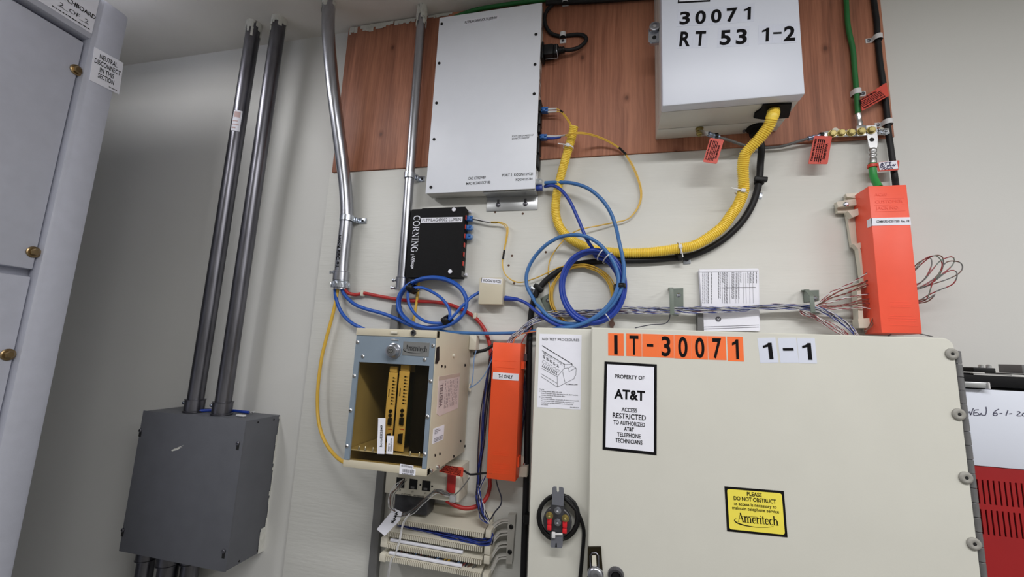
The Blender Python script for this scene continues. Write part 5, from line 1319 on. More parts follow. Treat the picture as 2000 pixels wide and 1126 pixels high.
q = PX(914.5, 756, cx1); mb = MB(); mb.tube([q + Vector((.004, 0, 0)) + EY * .0055 * math.cos(k * math.pi / 8) + EZ * .009 * math.sin(k * math.pi / 8) for k in range(16)], .0016, 8, closed=True); mb.build('cable_grommet', M_ivory, sp)
# the cards inside
KC = .193
def card(lab, tl, tr_, bl, br_, tabq):
    x0 = (P(*tl, KC)[0] + P(*bl, KC)[0]) / 2; x1 = (P(*tr_, KC)[0] + P(*br_, KC)[0]) / 2; z1 = (P(*tl, KC)[2] + P(*tr_, KC)[2]) / 2; z0 = (P(*bl, KC)[2] + P(*br_, KC)[2]) / 2
    F = Fr((x0, -KC, z0), EX, EZ, x1 - x0, z1 - z0); W, H = F.w, F.h
    t = thing('line_card', F.o, lab, 'circuit card', 'yellow cards in the window cabinet')
    MB().frbox(F, (0, W), (0, H), (-.003, 0), .0008).build('faceplate', M_card, t)
    MB().frbox(F, (W * .3, W * .3 + .0016), (.004, H - .004), (-KC + .02, -.003)).build('circuit_board', mat('circuit_green', (46, 66, 50), .5), t)
    MB().frbox(F, (W * .1, W * .95), (H + .0005, H + .011), (-.006, .001), .001).build('ejector_tab', M_card, t)
    for k in range(9):
        v = H * (.93 - k * .042); mb = MB(); mb.frbox(F, (W * .56, W * .72), (v - .0012, v + .0012), (0, .0012), .0003); mb.build('indicator_lamp', M_black, t)
    mb = MB(); ink_lines(mb, F, [(H * (.925 - k * .042), .0009, W * .76, W * .95) for k in range(9)], 3); mb.rect(F, W * .2, W * .28, H * .68, H * .78, .0004); mb.build('lettering', M_ink, t)
    for v in (.50, .445):
        mb = MB(); mb.lathe(F.at(W * .62, H * v), -EY, [(0, .0034), (.002, .0034), (.002, .0016), (.001, .0014)], 14); mb.build('test_jack', M_black, t)
    for v, h in ((.37, .05), (.16, .065)):
        mb = MB(); pts = [(W * .45, H * (v - h * .8)), (W * .85, H * (v - h)), (W * .85, H * (v + h)), (W * .45, H * (v + h * .8))]; mb.poly(F, pts, 0, .003); mb.build('serial_port', M_black, t)
    mb = MB(); mb.rect(F, W * .5, W * .95, H * .265, H * .275, .0004); mb.build('red_print', M_redport, t)
    return t
def z8(x, y): return (690 + x / 4.894, 690 + y / 4.894)
card('left yellow circuit card behind the smoked window', z8(318, 178), z8(404, 180), z8(296, 925), z8(375, 935), None)
card('right yellow circuit card behind the smoked window', z8(425, 165), z8(535, 168), z8(395, 930), z8(478, 938), None)
mb = MB(); mb.box((cx0 + .004, -.03, cz0 + .028), (cx1 - .004, -KC - .006, cz0 + .030)); sh = mb.build('card_shelf', M_beige, ct)
for x, y in ((58, 872), (120, 850), (194, 860), (548, 900), (636, 910)):
    q = P(*z8(x, y), KC + .006); mb = MB(); mb.lathe(Vector((q[0], q[1], cz0 + .030)), EZ, [(0, .0018), (.006, .0016), (.007, .0008)], 8); mb.build('shelf_pin', M_tin, sh)
mb = MB(); mb.box((P(*z8(545, 400), KC)[0], -.04, cz0 + .03), (cx1 - .004, -KC + .01, cz1 - .02), .001); mb.build('power_module', M_blackm, ct)
for nm, tl, tr_, bl, s_, rows in (('hcgs/E82849', z8(243, 615), z8(313, 616), z8(228, 957), 'hcgs/E82849', 1), ('', z8(330, 783), z8(393, 786), z8(317, 957), 'KQGN/197773', 2)):
    F = quadF(tl, tr_, bl, CD - .003); mb = MB(); mb.frbox(F, (0, F.w), (0, F.h), (.0002, .0006)); lb = mb.build('paper_label', M_paper, dr)
    mb = MB()
    if rows == 1: text(mb, F, s_, F.w * .66, F.h * .2, F.w * .30, F.h * .6, align='l', bold=.02, turn='up', n=.0009)
    else:
        text(mb, F, 'PORT B', F.w * .46, F.h * .16, F.w * .2, F.h * .42, align='l', bold=.03, turn='up', n=.0009); text(mb, F, s_, F.w * .78, F.h * .16, F.w * .2, F.h * .72, align='l', bold=.03, turn='up', n=.0009)
    mb.build('lettering', M_ink, lb)

# ================================================================== interface box under it
ID = .055
ix0 = P(752, 950, ID)[0]; ix1 = P(897, 960, ID)[0]; iz1 = P(800, 900, ID)[2]; iz0 = P(860, 976, ID)[2]
it = thing('interface_box', ((ix0 + ix1) / 2, 0, iz0), 'grey-beige interface box with black jacks half hidden under the beige window cabinet', 'jack box')
MB().box((ix0, -.0004, iz0), (ix1, -ID, iz1), .0012).build('body', M_ivory, it)
Fi = wallF(ID)
for pts in (((775, 931), (790.5, 933), (789.5, 952.5), (773.5, 951)), ((800.5, 934), (815.8, 936), (814.5, 955.5), (799, 954)), ((825.5, 937), (841, 939), (840, 959), (824, 957))):
    mb = MB(); q = [P(x, y, ID) for x, y in pts]; mb.poly(Fi, [(p[0], p[2]) for p in q], .0001, .0008); jk = mb.build('modular_jack', M_black, it)
    mb = MB(); a = q[3]; mb.frbox(Fr(a, EX, EZ), (.004, .012), (.002, .006), (.0008, .0014)); mb.build('jack_contacts', M_gcable, jk)
for x, y in ((821, 946.5), (844, 949)):
    mb = MB(); mb.lathe(P(x, y, ID), -EY, [(0, .002), (.0004, .002)], 10); mb.build('screw_hole', M_dark, it)
mb = MB(); ptext(mb, 'CUSTOMER', (784, 965.5), (804, 968), 3.2, ID); ptext(mb, 'INTERFACE', (808, 968.5), (829, 971), 3.2, ID, .01)
for s_, x, y in (('J1', 779, 957), ('J2', 804, 960), ('J3', 829, 963)): ptext(mb, s_, (x, y), (x + 4, y + .4), 2.6, ID)
mb.build('lettering', M_ink, it)
mb = MB(); a = P(876, 920, ID); b = P(891, 962, ID); mb.frbox(Fr((a[0], -ID, b[2]), EX, EZ), (0, P(891, 940, ID)[0] - a[0]), (0, iz1 - b[2]), (.0002, .006), .0015); mb.build('cover_strip', M_red, it)
t = MB().box((P(772, 972, .04)[0], -.006, P(800, 1003, .045)[2]), (P(838, 980, .04)[0], -.045, iz0 - .0012), .004).build('splice_bundle', M_smoke)
tag(t, 'smoky dark plastic bundle hanging under the interface box jacks', 'splice bundle')
# open lower right corner of that box: white plastic plug
q = P(885, 973, ID + .006); t = MB().frbox(Fr(q, EX, EZ), (-.006, .006), (-.006, .007), (-.004, .006), .0015).build('wire_plug', M_clear); tag(t, 'clear plastic plug at the end of the grey wires under the red strip', 'plug')
vinyl_tag(((870, 908), (905.5, 912.5), (904, 931), (857, 920)), .085, 'red vinyl warning tag sticking out under the beige window cabinet', mat_=M_tag)

# ================================================================== white punch-down block lying sideways at the bottom
BK = .050
A = P(756.7, 1061, BK); B = P(942, 1094, BK)
BF = Fr(A, B - A, EZ); BL = (B - A).length
BFw = Fr(A + EY * BK, BF.u, BF.v)          # same directions, on the wall
pt = thing('punch_block', A, 'open white punch-down block mounted sideways at the bottom with wires between its rows', 'punch block')
def vrow(x, y): return (P(x, y, BK) - A).dot(BF.v)
rows = [vrow(945.7, 1043), vrow(944.5, 1070), vrow(942, 1094), vrow(941, 1121)]
mb = MB(); mb.frbox(BFw, (-.012, BL + .006), (rows[3] - .004, rows[0] + .026), (.0006, .014), .001); mb.build('base', M_ivory, pt)
def teeth(mb):
    n = 50
    for i in range(n):
        u = BL * (.012 + i * .976 / (n - 1))
        mb.frbox(Fr((0, 0, 0), BF.u, BF.v), (u - .0011, u + .0011), (-.0065, .0012), (-.006, .0035))
for k, v in enumerate(rows):
    mb = MB(); mb.poly(Fr(A + BF.v * v, BF.n, BF.v), [(-.036, .0), (-.002, .0), (0, .0015), (0, .004), (-.036, .0125)], -BL, 0.0)
    # prism runs along -(n x v); flip so it covers 0..BL
    mb.v = [p + BF.u * 0 for p in mb.v]
    cs = mb.build('clip_strip', M_ivory, pt)
    o = shared('clip_row', 'teeth', teeth, M_ivory, cs, A + BF.v * v); o['kind'] = 'stuff'
    if k in (2, 3):
        mb = MB(); mb.frbox(Fr(A + BF.v * v, BF.u, BF.v), (.006, BL * .80), (.006, .011), (-.004, .0015), .0006); mb.build('marking_strip', M_paper, pt)
for x0, y0, x1, y1 in ((949, 1033, 959, 1050), (946.5, 1064, 957.5, 1083), (945.5, 1083.5, 956, 1101), (943, 1118, 954, 1138), (742.5, 1079, 752.5, 1096.5), (745, 1048, 755.5, 1068)):
    a = P(x0, y0, BK + .002); b = P(x1, y1, BK + .002); mb = MB(); mb.box((a[0], -.012, b[2]), (b[0], -BK - .004, a[2]), .001); mb.build('end_post', M_ivory, pt)
ends = [(1014, 1018.5), (1036, 1042), (1058.5, 1065), (1082, 1087)]
bpl = [(992.5, 1004), (1007, 1005), (1000, 1101), (988, 1100)]
mb = MB(); pxpoly(mb, bpl, .0006, .014); bkt = mb.build('standoff_bracket', mat('grey_plastic', (176, 174, 168), .5), pt)
for k, ((ya, yb), ys_) in enumerate(zip(ends, (1036, 1063, 1089, 1116))):
    for yy, dy in ((ya, 0), (yb, 5)):
        mb = MB(); mb.tube(pp([(957 - k * .8, ys_ + dy, .034), (964 - k * .8, ys_ - 11 + dy * .8, .028), (974 - k, yy + 3.5, .018), (982 - k, yy + .6, .013), (993 - k * 1.4, yy, .010)], .02), .0021, 8, flat=2.4); mb.build('bracket_arm', M_MATS if False else MATS['grey_plastic'], bkt)
for x, y in ((998.4, 1028), (995.8, 1077)):
    mb = MB(); mb.lathe(P(x, y, .014), -EY, [(0, .0046), (.001, .0046), (.002, .003)], 14); mb.build('screw', M_black, bkt)

# ================================================================== white tag with handwriting hanging on the wires
tq = [(767.8, 991), (785.8, 999.6), (780.8, 1015.8), (751.6, 1045.6), (736, 1032.6), (763.4, 999.6)]
t = thing('wire_tag', P(767, 1000, .072), 'white paper flag tag with black handwriting hanging above the punch-down block', 'tag')
mb = MB(); q = [P(x, y, .072) for x, y in tq]; mb.poly(wallF(0), [(p[0], p[2]) for p in q], .0718, .0726); mb.build('paper', M_paper, t)
mb = MB()
hand(mb, [[(771, 1003), (776, 1000), (773, 1005), (778, 1003)], [(769, 1008), (775, 1007)], [(775, 1007), (770, 1012)], [(772.5, 1008), (772, 1010.5)], [(768, 1012), (773, 1013)], [(773, 1013), (770.5, 1016), (769.5, 1012.5)], [(770, 1014.5), (767, 1017)], [(764, 1016), (770, 1019)], [(768, 1018.5), (767, 1021)], [(767, 1017.5), (764, 1020)]], .0727, .0015)
mb.build('lettering', M_ink, t)
mb = MB(); a, b = P(763.4, 999.6, .0728), P(779, 999, .0728); mb.ribbon(wallF(.0727), [(a[0], a[2]), (b[0], b[2])], .0006, .0002); mb.build('fold_line', M_inkg, t)

# ================================================================== big cream cabinet
DD, PD = .175, .150
dx0 = (P(1155, 640, DD)[0] + P(1148, 1126, DD)[0]) / 2; dx1 = (P(1865.5, 682, DD)[0] + P(1917, 1126, DD)[0]) / 2
dz1 = (P(1160, 640, DD)[2] + P(1800, 657, DD)[2]) / 2
px0 = (P(1046, 640, PD)[0] + P(1030, 1126, PD)[0]) / 2; pz1 = P(1090, 640, PD)[2]
ZB0 = .72
bt = thing('telecom_cabinet', ((px0 + dx1) / 2, -PD / 2, ZB0), 'large cream steel cabinet with long hinge, number stickers and warning signs', 'cabinet')
mb = MB(); mb.box((px0, -.016, ZB0), (dx1 - .002, -PD, pz1), .003); kb = mb.build('body', M_cream, bt)
F = Fr((dx0, -DD, ZB0 + .01), EX, EZ); W, H = dx1 - dx0, dz1 - ZB0 - .01
r = .013
mb = MB(); mb.poly(F, [(0, 0), (W, 0)] + [(W - r + r * math.cos(a * math.pi / 12), H - r + r * math.sin(a * math.pi / 12)) for a in range(7)] + [(0, H)], -(DD - PD) + .0006, -.002)
mb.poly(F, [(.0015, .0015), (W - .0015, .0015)] + [(W - r + (r - .0015) * math.cos(a * math.pi / 12), H - r + (r - .0015) * math.sin(a * math.pi / 12)) for a in range(7)] + [(.0015, H - .0015)], -.002, 0)
door = mb.build('door', M_cream, bt)
# hinge
hx = dx1 + .0052; zz = P(1868, 684, DD - .006)[2]; pitch = .0186
mb = MB(); mb.frbox(Fr((hx, -DD + .008, ZB0), EX, EZ), (-.006, .0045), (0, zz - ZB0 - .002), (-.012, -.004)); hg = mb.build('hinge', M_galv_dull, bt)
def knuckle(mb): mb.lathe((0, 0, 0), EZ, [(0, .0040), (.0006, .0046), (pitch - .0012, .0046), (pitch - .0006, .0040)], 14)
k = 0
while zz - (k + 1) * pitch > ZB0:
    shared('hinge_knuckle', 'knk', knuckle, mat('hinge_steel', (128, 128, 130), .42, .6, var=.12, scale=60), hg, (hx, -DD + .006, zz - (k + 1) * pitch)); k += 1
def washer(mb):
    mb.lathe((0, 0, 0), -EY, [(0, .0080), (.002, .0080), (.0034, .0066), (.0038, .0045), (.0026, .0022)], 18); mb.lathe((0, -.0022, 0), -EY, [(0, .0024), (.0006, .0022)], 10, 1)
for x, y in ((1858, 690.6), (1871.3, 808.3), (1885.2, 931.8), (1901, 1060.5)):
    shared('rubber_washer', 'wsh', washer, [mat('grey_rubber', (150, 148, 142), .6), M_dark], door, P(x, y, DD))
# number stickers
def zn(x, y): return (1140 + x / 3.846, 630 + y / 3.846)
for tl, tr_, bl, ch, w in (((186, 77), (303, 79), (184, 246), 'I', .22), ((321, 79), (437, 82), (320, 249), 'T', .58), ((441, 82), (558, 86), (440, 253), '-', .42), ((560, 86), (679, 90), (559, 259), '3', .56), ((682, 90), (811, 95), (681, 266), '0', .54), ((814, 95), (934, 99), (813, 271), '0', .58), ((938, 99), (1072, 102), (938, 276), '7', .50), ((1077, 102), (1196, 105), (1084, 286), '1', .40)):
    sticker(zn(*tl), zn(*tr_), zn(*bl), ch, DD, door, M_ostick, .12 if ch == '-' else .80, w, .02, .44 if ch == '-' else .09)
for tl, tr_, bl, ch, w in (((1312, 114), (1448, 110), (1326, 301), '1', .5), ((1455, 113), (1592, 111), (1478, 300), '-', .58), ((1599, 113), (1733, 114), (1618, 303), '1', .5)):
    sticker(zn(*tl), zn(*tr_), zn(*bl), ch, DD, door, M_sticker, .11 if ch == '-' else .66, w, .03, .48 if ch == '-' else .14)
# property sign
F = quadF((1178, 705), (1280, 711), (1177, 877), DD)
mb = MB(); mb.frbox(F, (0, F.w), (0, F.h), (0, .0008)); sg = mb.build('property_sign', M_ink, door)
mb = MB(); b_ = F.w * .052; mb.rect(F, b_, F.w - b_, b_, F.h - b_, .0010); mb.build('sign_field', M_paper, sg)
mb = MB()
for s_, v, h, w, bd in (('PROPERTY OF', .815, .042, .56, .02), ('AT&T', .585, .100, .58, .035), ('ACCESS', .444, .042, .29, .02), ('RESTRICTED', .365, .056, .62, .015), ('TO AUTHORIZED', .294, .043, .59, .02), ('AT&T', .232, .041, .185, .03), ('TELEPHONE', .164, .044, .44, .02), ('TECHNICIANS', .097, .044, .50, .02)):
    text(mb, F, s_, F.w * .49, F.h * v, F.h * h, F.w * w, bold=bd, n=.0013)
mb.build('lettering', M_ink, sg)
# yellow sign
F = quadF((1416.2, 949), (1532, 958.5), (1420, 1036), DD)
mb = MB(); mb.frbox(F, (0, F.w), (0, F.h), (0, .0008)); sg = mb.build('yellow_sign', M_ink, door)
mb = MB(); b_ = F.w * .040; r = .003
q = [(b_, b_), (F.w - b_, b_), (F.w - b_, F.h - b_), (b_, F.h - b_)]; pts = []
for (cx, cy), a0 in (((b_ + r, b_ + r), 180), ((F.w - b_ - r, b_ + r), 270), ((F.w - b_ - r, F.h - b_ - r), 0), ((b_ + r, F.h - b_ - r), 90)): pts += arc(cx, cy, r, r, a0, a0 + 90, 4)
mb.poly(F, pts, .0008, .0011); mb.build('sign_field', M_sign_y, sg)
mb = MB()
for s_, v, h, w, bd in (('PLEASE', .835, .085, .25, .02), ('DO NOT OBSTRUCT', .715, .085, .71, .02), ('as access is necessary to', .605, .07, .71, .012), ('maintain telephone service', .505, .07, .78, .012)):
    text(mb, F, s_, F.w * .5, F.h * v, F.h * h, F.w * w, bold=bd, n=.0014)
logo(mb, F, F.w * .19, F.h * .235, F.h * .20, F.w * .68, .0014)
mb.build('lettering', M_ink, sg)
# test procedure sheet
F = quadF((1053.6, 651.3), (1136, 653.3), (1049, 794.7), PD)
mb = MB(); mb.poly(wallF(0), [(P(x, y, PD)[0], P(x, y, PD)[2]) for x, y in ((1053.6, 651.3), (1136, 653.3), (1133.6, 799.7), (1049, 794.7))], PD, PD + .0004); sheet = mb.build('procedure_sheet', M_paper, kb)
PP = PD + .0004
mb = MB()
def zs(x, y): return (1040 + x / 6.625, 640 + y / 6.625)
ptext(mb, 'NID TEST PROCEDURES', zs(127, 158), zs(605, 172), 4.6, PP, .0)
for s_, a, b in (('Testing', (92, 797), (150, 799)), ('1)  Testing central office side only.', (88, 822), (385, 838)), ('Insert a standard telco test plug into the RJ-11 socket', (115, 848), (588, 876)), ('to open the line to the central office.', (115, 872), (425, 892)), ('2)  Line restoring.', (85, 895), (250, 906)), ('To test the customer circuit with all wires connected, lift', (112, 920), (600, 950)), ('the connector cover and insert the manufacturer', (112, 945), (540, 972)), ('supplied test probe provided on the block and', (112, 970), (522, 996)), ('the socket.', (110, 994), (203, 1000)), ('SNI-2-4000-03-99', (487, 1032), (600, 1040)), ('TERMINAL COVER', (450, 735), (585, 740))):
    ptext(mb, s_, zs(*a), zs(*b), 2.0, PP, .01)
FP_ = wallF(PP)
def lines(sts, w):
    for st in sts:
        q = [P(*zs(*p), PP) for p in st]; mb.ribbon(FP_, [(p[0], p[2]) for p in q], w, .0004)
lines([[(110, 590), (320, 715)], [(110, 625), (322, 765)], [(320, 715), (322, 765)], [(322, 765), (540, 655)], [(540, 655), (545, 625), (562, 610)], [(562, 610), (565, 520)], [(565, 520), (515, 485)], [(515, 485), (465, 520), (470, 565), (562, 515)], [(320, 630), (320, 715)], [(120, 520), (320, 630)], [(320, 630), (410, 520), (460, 515)], [(390, 560), (420, 705)], [(125, 225), (520, 470)], [(125, 290), (415, 470)], [(415, 470), (520, 470)], [(430, 725), (448, 735)], [(415, 470), (410, 520)]], .0005)
for k in range(14):
    x, y = 125 + k * 28, 232 + k * 17.2; lines([[(x, y), (x + 14, y + 2), (x + 20, y + 14)]], .0012)
for k in range(11):
    x, y = 130 + k * 27, 300 + k * 16.5; lines([[(x, y - 4), (x + 12, y), (x + 18, y + 9)]], .0009)
rd = random.Random(1)
for k in range(60):
    t = rd.random(); x, y = 135 + t * 280, 320 + t * 165 + rd.uniform(-18, 22); lines([[(x, y), (x + rd.uniform(4, 12), y + rd.uniform(-6, 6))]], .0004)
for k in range(5):
    x, y = 148 + k * 45, 375 + k * 29
    lines([[(x - 12, y + 40), (x + 20, y + 55), (x + 10, y + 85), (x - 22, y + 66), (x - 12, y + 40)]], .0004); lines([[(x - 14, y - 16), (x + 8, y - 12), (x - 12, y + 4), (x + 12, y + 10), (x + 6, y + 22)]], .0013)
for k in range(9):
    x, y = 132 + k * 22, 490 + k * 13; lines([[(x + 12, y - 25), (x - 6, y + 8), (x + 12, y + 14)]], .0009)
mb.build('lettering', M_ink, sheet)
mb = MB(); q = P(1195, 632, .003); mb.lathe(q, -EY, [(0, .0062), (.0016, .0062)], 16); mb.frbox(Fr(q, EX, EZ), (-.0035, .0035), (-.02, .016), (0, .0014)); mb.build('hanging_tab', mat('rusty_brown', (112, 84, 74), .6, var=.2), bt)
# latch recess and knob
mb = MB(); q = [P(x, y, DD) for x, y in ((1148, 1066), (1174, 1065.5), (1179, 1140), (1147, 1140))]
mb.poly(wallF(0), [(p[0], p[2]) for p in q], DD, DD + .003); lt = mb.build('latch_plate', mat('bronze_black', (44, 38, 24), .35, .6, var=.3), door)
mb = MB(); q = [P(x, y, DD + .003) for x, y in ((1156, 1084), (1164, 1083), (1166, 1116), (1157, 1116))]; mb.poly(wallF(0), [(p[0], p[2]) for p in q], DD + .003, DD + .0042); mb.build('latch_slot', M_ivory, lt)
mb = MB(); mb.tube([P(x, y, DD + .004) for x, y in ((1153.5, 1120), (1152.5, 1084), (1156, 1079), (1164, 1079), (1168.5, 1084), (1169.5, 1120))], .0014, 8); mb.build('latch_rim', M_galv_dull, lt)
q = P(1163, 1120, DD + .003); mb = MB(); mb.lathe(q, -EY, [(0, .0125), (.004, .0125), (.007, .011), (.0085, .008), (.0085, .004), (.0075, .0035)], 22); mb.build('latch_bolt', M_galv, lt)
q = P(1203, 1122, DD); mb = MB(); mb.lathe(q, -EY, [(0, .0125), (.004, .0122), (.007, .0105), (.007, .0075), (.003, .007)], 22); kn = mb.build('key_lock', M_galv_dull, door)
mb = MB(); mb.lathe(q - EY * .003, -EY, [(0, .0068), (.002, .006)], 18); mb.build('lock_core', M_black, kn)
# black box peeping out at the left edge of the cabinet
a = P(1023, 1003, .03); b = P(1037, 1024, .03); t = MB().box((a[0], -.012, b[2]), (px0 + .004 if False else px0 - .001, -.034, a[2]), .003).build('cable_bushing', M_black); tag(t, 'small black bushing at the left edge of the cream cabinet', 'bushing')

# ================================================================== terminal plate with the coiled black lead
def zd(x, y): return (1040 + x / 5.745, 930 + y / 5.745)
TD = PD + .020
tp = thing('terminal_bracket', P(*zd(285, 450), PD), 'grey slotted terminal bracket with brass studs and red spades on the cream cabinet', 'bracket')
M_br = mat('slate_enamel', (104, 106, 114), .45, var=.06, scale=40)
mb = MB(); slot = lambda pts, d: [(P(*zd(x, y), d)[0], P(*zd(x, y), d)[2]) for x, y in pts]
mb.poly(wallF(0), slot([(236, 112), (270, 113), (273, 165), (285, 178), (298, 165), (297, 115), (338, 122), (350, 134), (353, 250), (348, 330), (218, 316), (222, 128)], TD), TD - .0012, TD); mb.build('mounting_tab', M_br, tp)
mb = MB(); mb.poly(wallF(0), slot([(214, 650), (342, 655), (338, 780), (328, 803), (210, 795), (203, 780)], TD), TD - .0012, TD); mb.poly(wallF(0), slot([(255, 790), (262, 745), (272, 745), (275, 792)], TD), TD + .0001, TD + .0004, 1); mb.build('mounting_tab', [M_br, M_dark], tp)
c = P(*zd(283, 490), TD - .010); mb = MB(); mb.lathe(c, -EY, [(0, .0235), (.007, .0235), (.008, .022)], 26); mb.box((c[0] - .011, -TD + .001, c[2] - .026), (c[0] + .011, -TD + .011, c[2] + .027), .001); mb.build('body', M_smoke, tp)
for x, y, m, r in ((285, 380, M_galv, .0058), (283, 512, M_galv, .0058), (192, 437, M_brass, .0062), (370, 468, M_brass, .0062)):
    q = P(*zd(x, y), TD - .001); mb = MB(); mb.lathe(q, -EY, [(0, r), (.001, r)], 14); mb.lathe(q - EY * .001, -EY, [(0, r * .78), (.003, r * .78)], 6); mb.lathe(q - EY * .004, -EY, [(0, r * .45), (.004, r * .45), (.0048, r * .2)], 10); mb.build('terminal_stud', m, tp)
for x, y in ((190, 530), (362, 566)):
    q = P(*zd(x, y), TD + .001); mb = MB(); mb.frbox(Fr(q, EX, EZ), (-.0036, .0036), (-.001, .009), (-.0025, .0025), .0014); mb.frbox(Fr(q, EX, EZ), (-.0036, .0036), (-.0095, -.0015), (-.0025, .0025), .0014); mb.build('spade_connector', M_spade, tp)
mb = MB(); a, b = P(*zd(216, 645), TD + .002), P(*zd(338, 645), TD + .002); mb.frbox(Fr(a, b - a, EZ), (0, (b - a).length), (-.0015, .0015), (-.001, .001), .0004); mb.frbox(Fr(a, EX, EZ), (0, .006), (-.005, .004), (-.0015, .003), .001); mb.build('cable_tie', M_wirew, tp)
turns = ell(*zd(290, 460), 38, 43, 2.9, PD + .004, PD + .014, 60, 3.0, 12, 1)
pts = [(*zd(372, 600), TD), (*zd(350, 640), TD + .002)]
path = pp(turns + [(*zd(350, 225), PD + .016), (*zd(420, 275), PD + .014), (*zd(490, 370), PD + .010), (*zd(548, 490), PD + .006), (*zd(575, 600), PD + .005), (*zd(573, 720), PD + .005), (*zd(560, 860), PD + .005), (*zd(548, 1000), PD + .005), (*zd(535, 1126), PD + .005), (*zd(520, 1260), PD + .005), (*zd(495, 1800), PD + .005)], PD)
o = MB().tube(path, .0030, 10).build('power_lead', M_black); tag(o, 'black lead coiled behind the grey terminal bracket and hanging down the cream cabinet', 'cable')

# ================================================================== red and white unit at the right edge
QD = .120
ux0 = P(1884, 757, QD)[0] - .04; ux1 = P(2000, 765, QD)[0] + .12
uzt = P(1884, 758, QD)[2]; uzr = P(1902, 909, QD)[2]; uz0 = .80
ut = thing('alarm_unit', ((ux0 + ux1) / 2, -QD / 2, uz0), 'red slotted steel unit with white front panel at the right edge behind the hinge', 'equipment')
MB().box((ux0, -.002, uz0), (ux1, -QD + .008, uzt + .004), .001).build('body', M_blackm, ut)
wp = MB().box((ux0, -QD + .008, uzr + .0006), (ux1, -QD, uzt), .001).build('front_panel', M_white, ut)
mb = MB(); k6 = lambda a, b: (1860 + a / 8.043, 690 + b / 8.043)
hand(mb, [[k6(a, b) for a, b in st] for st in ([(232, 930), (240, 945), (262, 908), (286, 965)], [(286, 965), (305, 910), (328, 858)], [(412, 880), (345, 893), (338, 965), (408, 968)], [(342, 930), (392, 926)], [(405, 935), (420, 962), (432, 965), (448, 932), (462, 962), (515, 962), (532, 900), (526, 835)], [(728, 868), (668, 905), (640, 945), (650, 968), (690, 970), (706, 945), (690, 930), (645, 945)], [(738, 940), (782, 937)], [(872, 885), (840, 972)], [(890, 945), (936, 940)], [(1012, 915), (1050, 908), (1062, 925), (1010, 972), (1082, 976)], [(1140, 930), (1105, 940), (1095, 965), (1120, 978), (1150, 960), (1140, 930)])], QD, .0011)
mb.build('handwriting', mat('blue_black_pen', (70, 70, 92), .6), wp)
# slotted red panel: one sheet with real openings
xs0 = P(1820 + 437 / 4.983, 900 + 178 / 4.983, QD)[0]; xsN = P(1820 + 873 / 4.983, 900 + 222 / 4.983, QD)[0]
pit = (xsN - xs0) / 8
def zred(x, y): return P(1820 + x / 4.983, 900 + y / 4.983, QD)[2]
r1t, r1b, r2t, r2b = zred(437, 175), zred(465, 412), zred(475, 466), zred(502, 712)
cx = [ux0]; x = xs0 - 2 * pit
while x < ux1 - .01: cx += [x - pit * .16, x + pit * .16]; x += pit
cx += [ux1]
cz = [uz0, r2b, r2t, r1b, r1t, uzr]
vs = [Vector((x, -QD, z)) for z in cz for x in cx]; n = len(cx); fs = []
for j in range(len(cz) - 1):
    for i in range(n - 1):
        if j in (1, 3) and i % 2 == 1: continue
        fs.append((j * n + i, j * n + i + 1, (j + 1) * n + i + 1, (j + 1) * n + i))
mb = MB(); mb.add(vs, fs); rp_ = mb.build('slotted_panel', M_redpanel, ut); md = rp_.modifiers.new('thick', 'SOLIDIFY'); md.thickness = .0016; md.offset = -1
# black top rail and its fittings
def pb(x0, y0, x1, y1, d0, d1, name, m, par, bev=.0006):
    a = P(*k6(x0, y0), d1); b = P(*k6(x1, y1), d1); mb = MB(); mb.box((a[0], -d0, b[2]), (b[0], -d1, a[2]), bev); return mb.build(name, m, par)
rl = MB().box((ux0, -.09, uzt + .0045), (ux1, -QD - .004, P(*k6(700, 350), QD + .004)[2]), .001).build('top_rail', M_blackm, ut)
pb(-60, 285, 340, 340, .07, QD - .002, 'rail_flange', M_blackm, ut)
pb(335, 306, 940, 345, .08, QD + .0045, 'rail_lip', M_gcable, ut)
tb = pb(330, 214, 690, 304, .09, QD + .006, 'terminal_block', M_black, ut, .001)
for x in (450, 570): 
    q = P(*k6(x, 216), QD); mb = MB(); mb.lathe(q, EZ, [(-.004, .003), (.003, .003), (.004, .002)], 10); mb.build('terminal_screw', M_tin, tb)
pb(930, 310, 1300, 345, .08, QD + .006, 'rail_cover', M_black, ut)
cl = pb(100, 432, 575, 548, QD - .002, QD + .009, 'clip_bar', M_alu, ut, .001)
pb(566, 450, 610, 560, QD + .003, QD + .011, 'clip_end', M_wirew, cl, .001)
pb(1088, 175, 1200, 318, .06, .10, 'rail_post', M_gcable, ut)

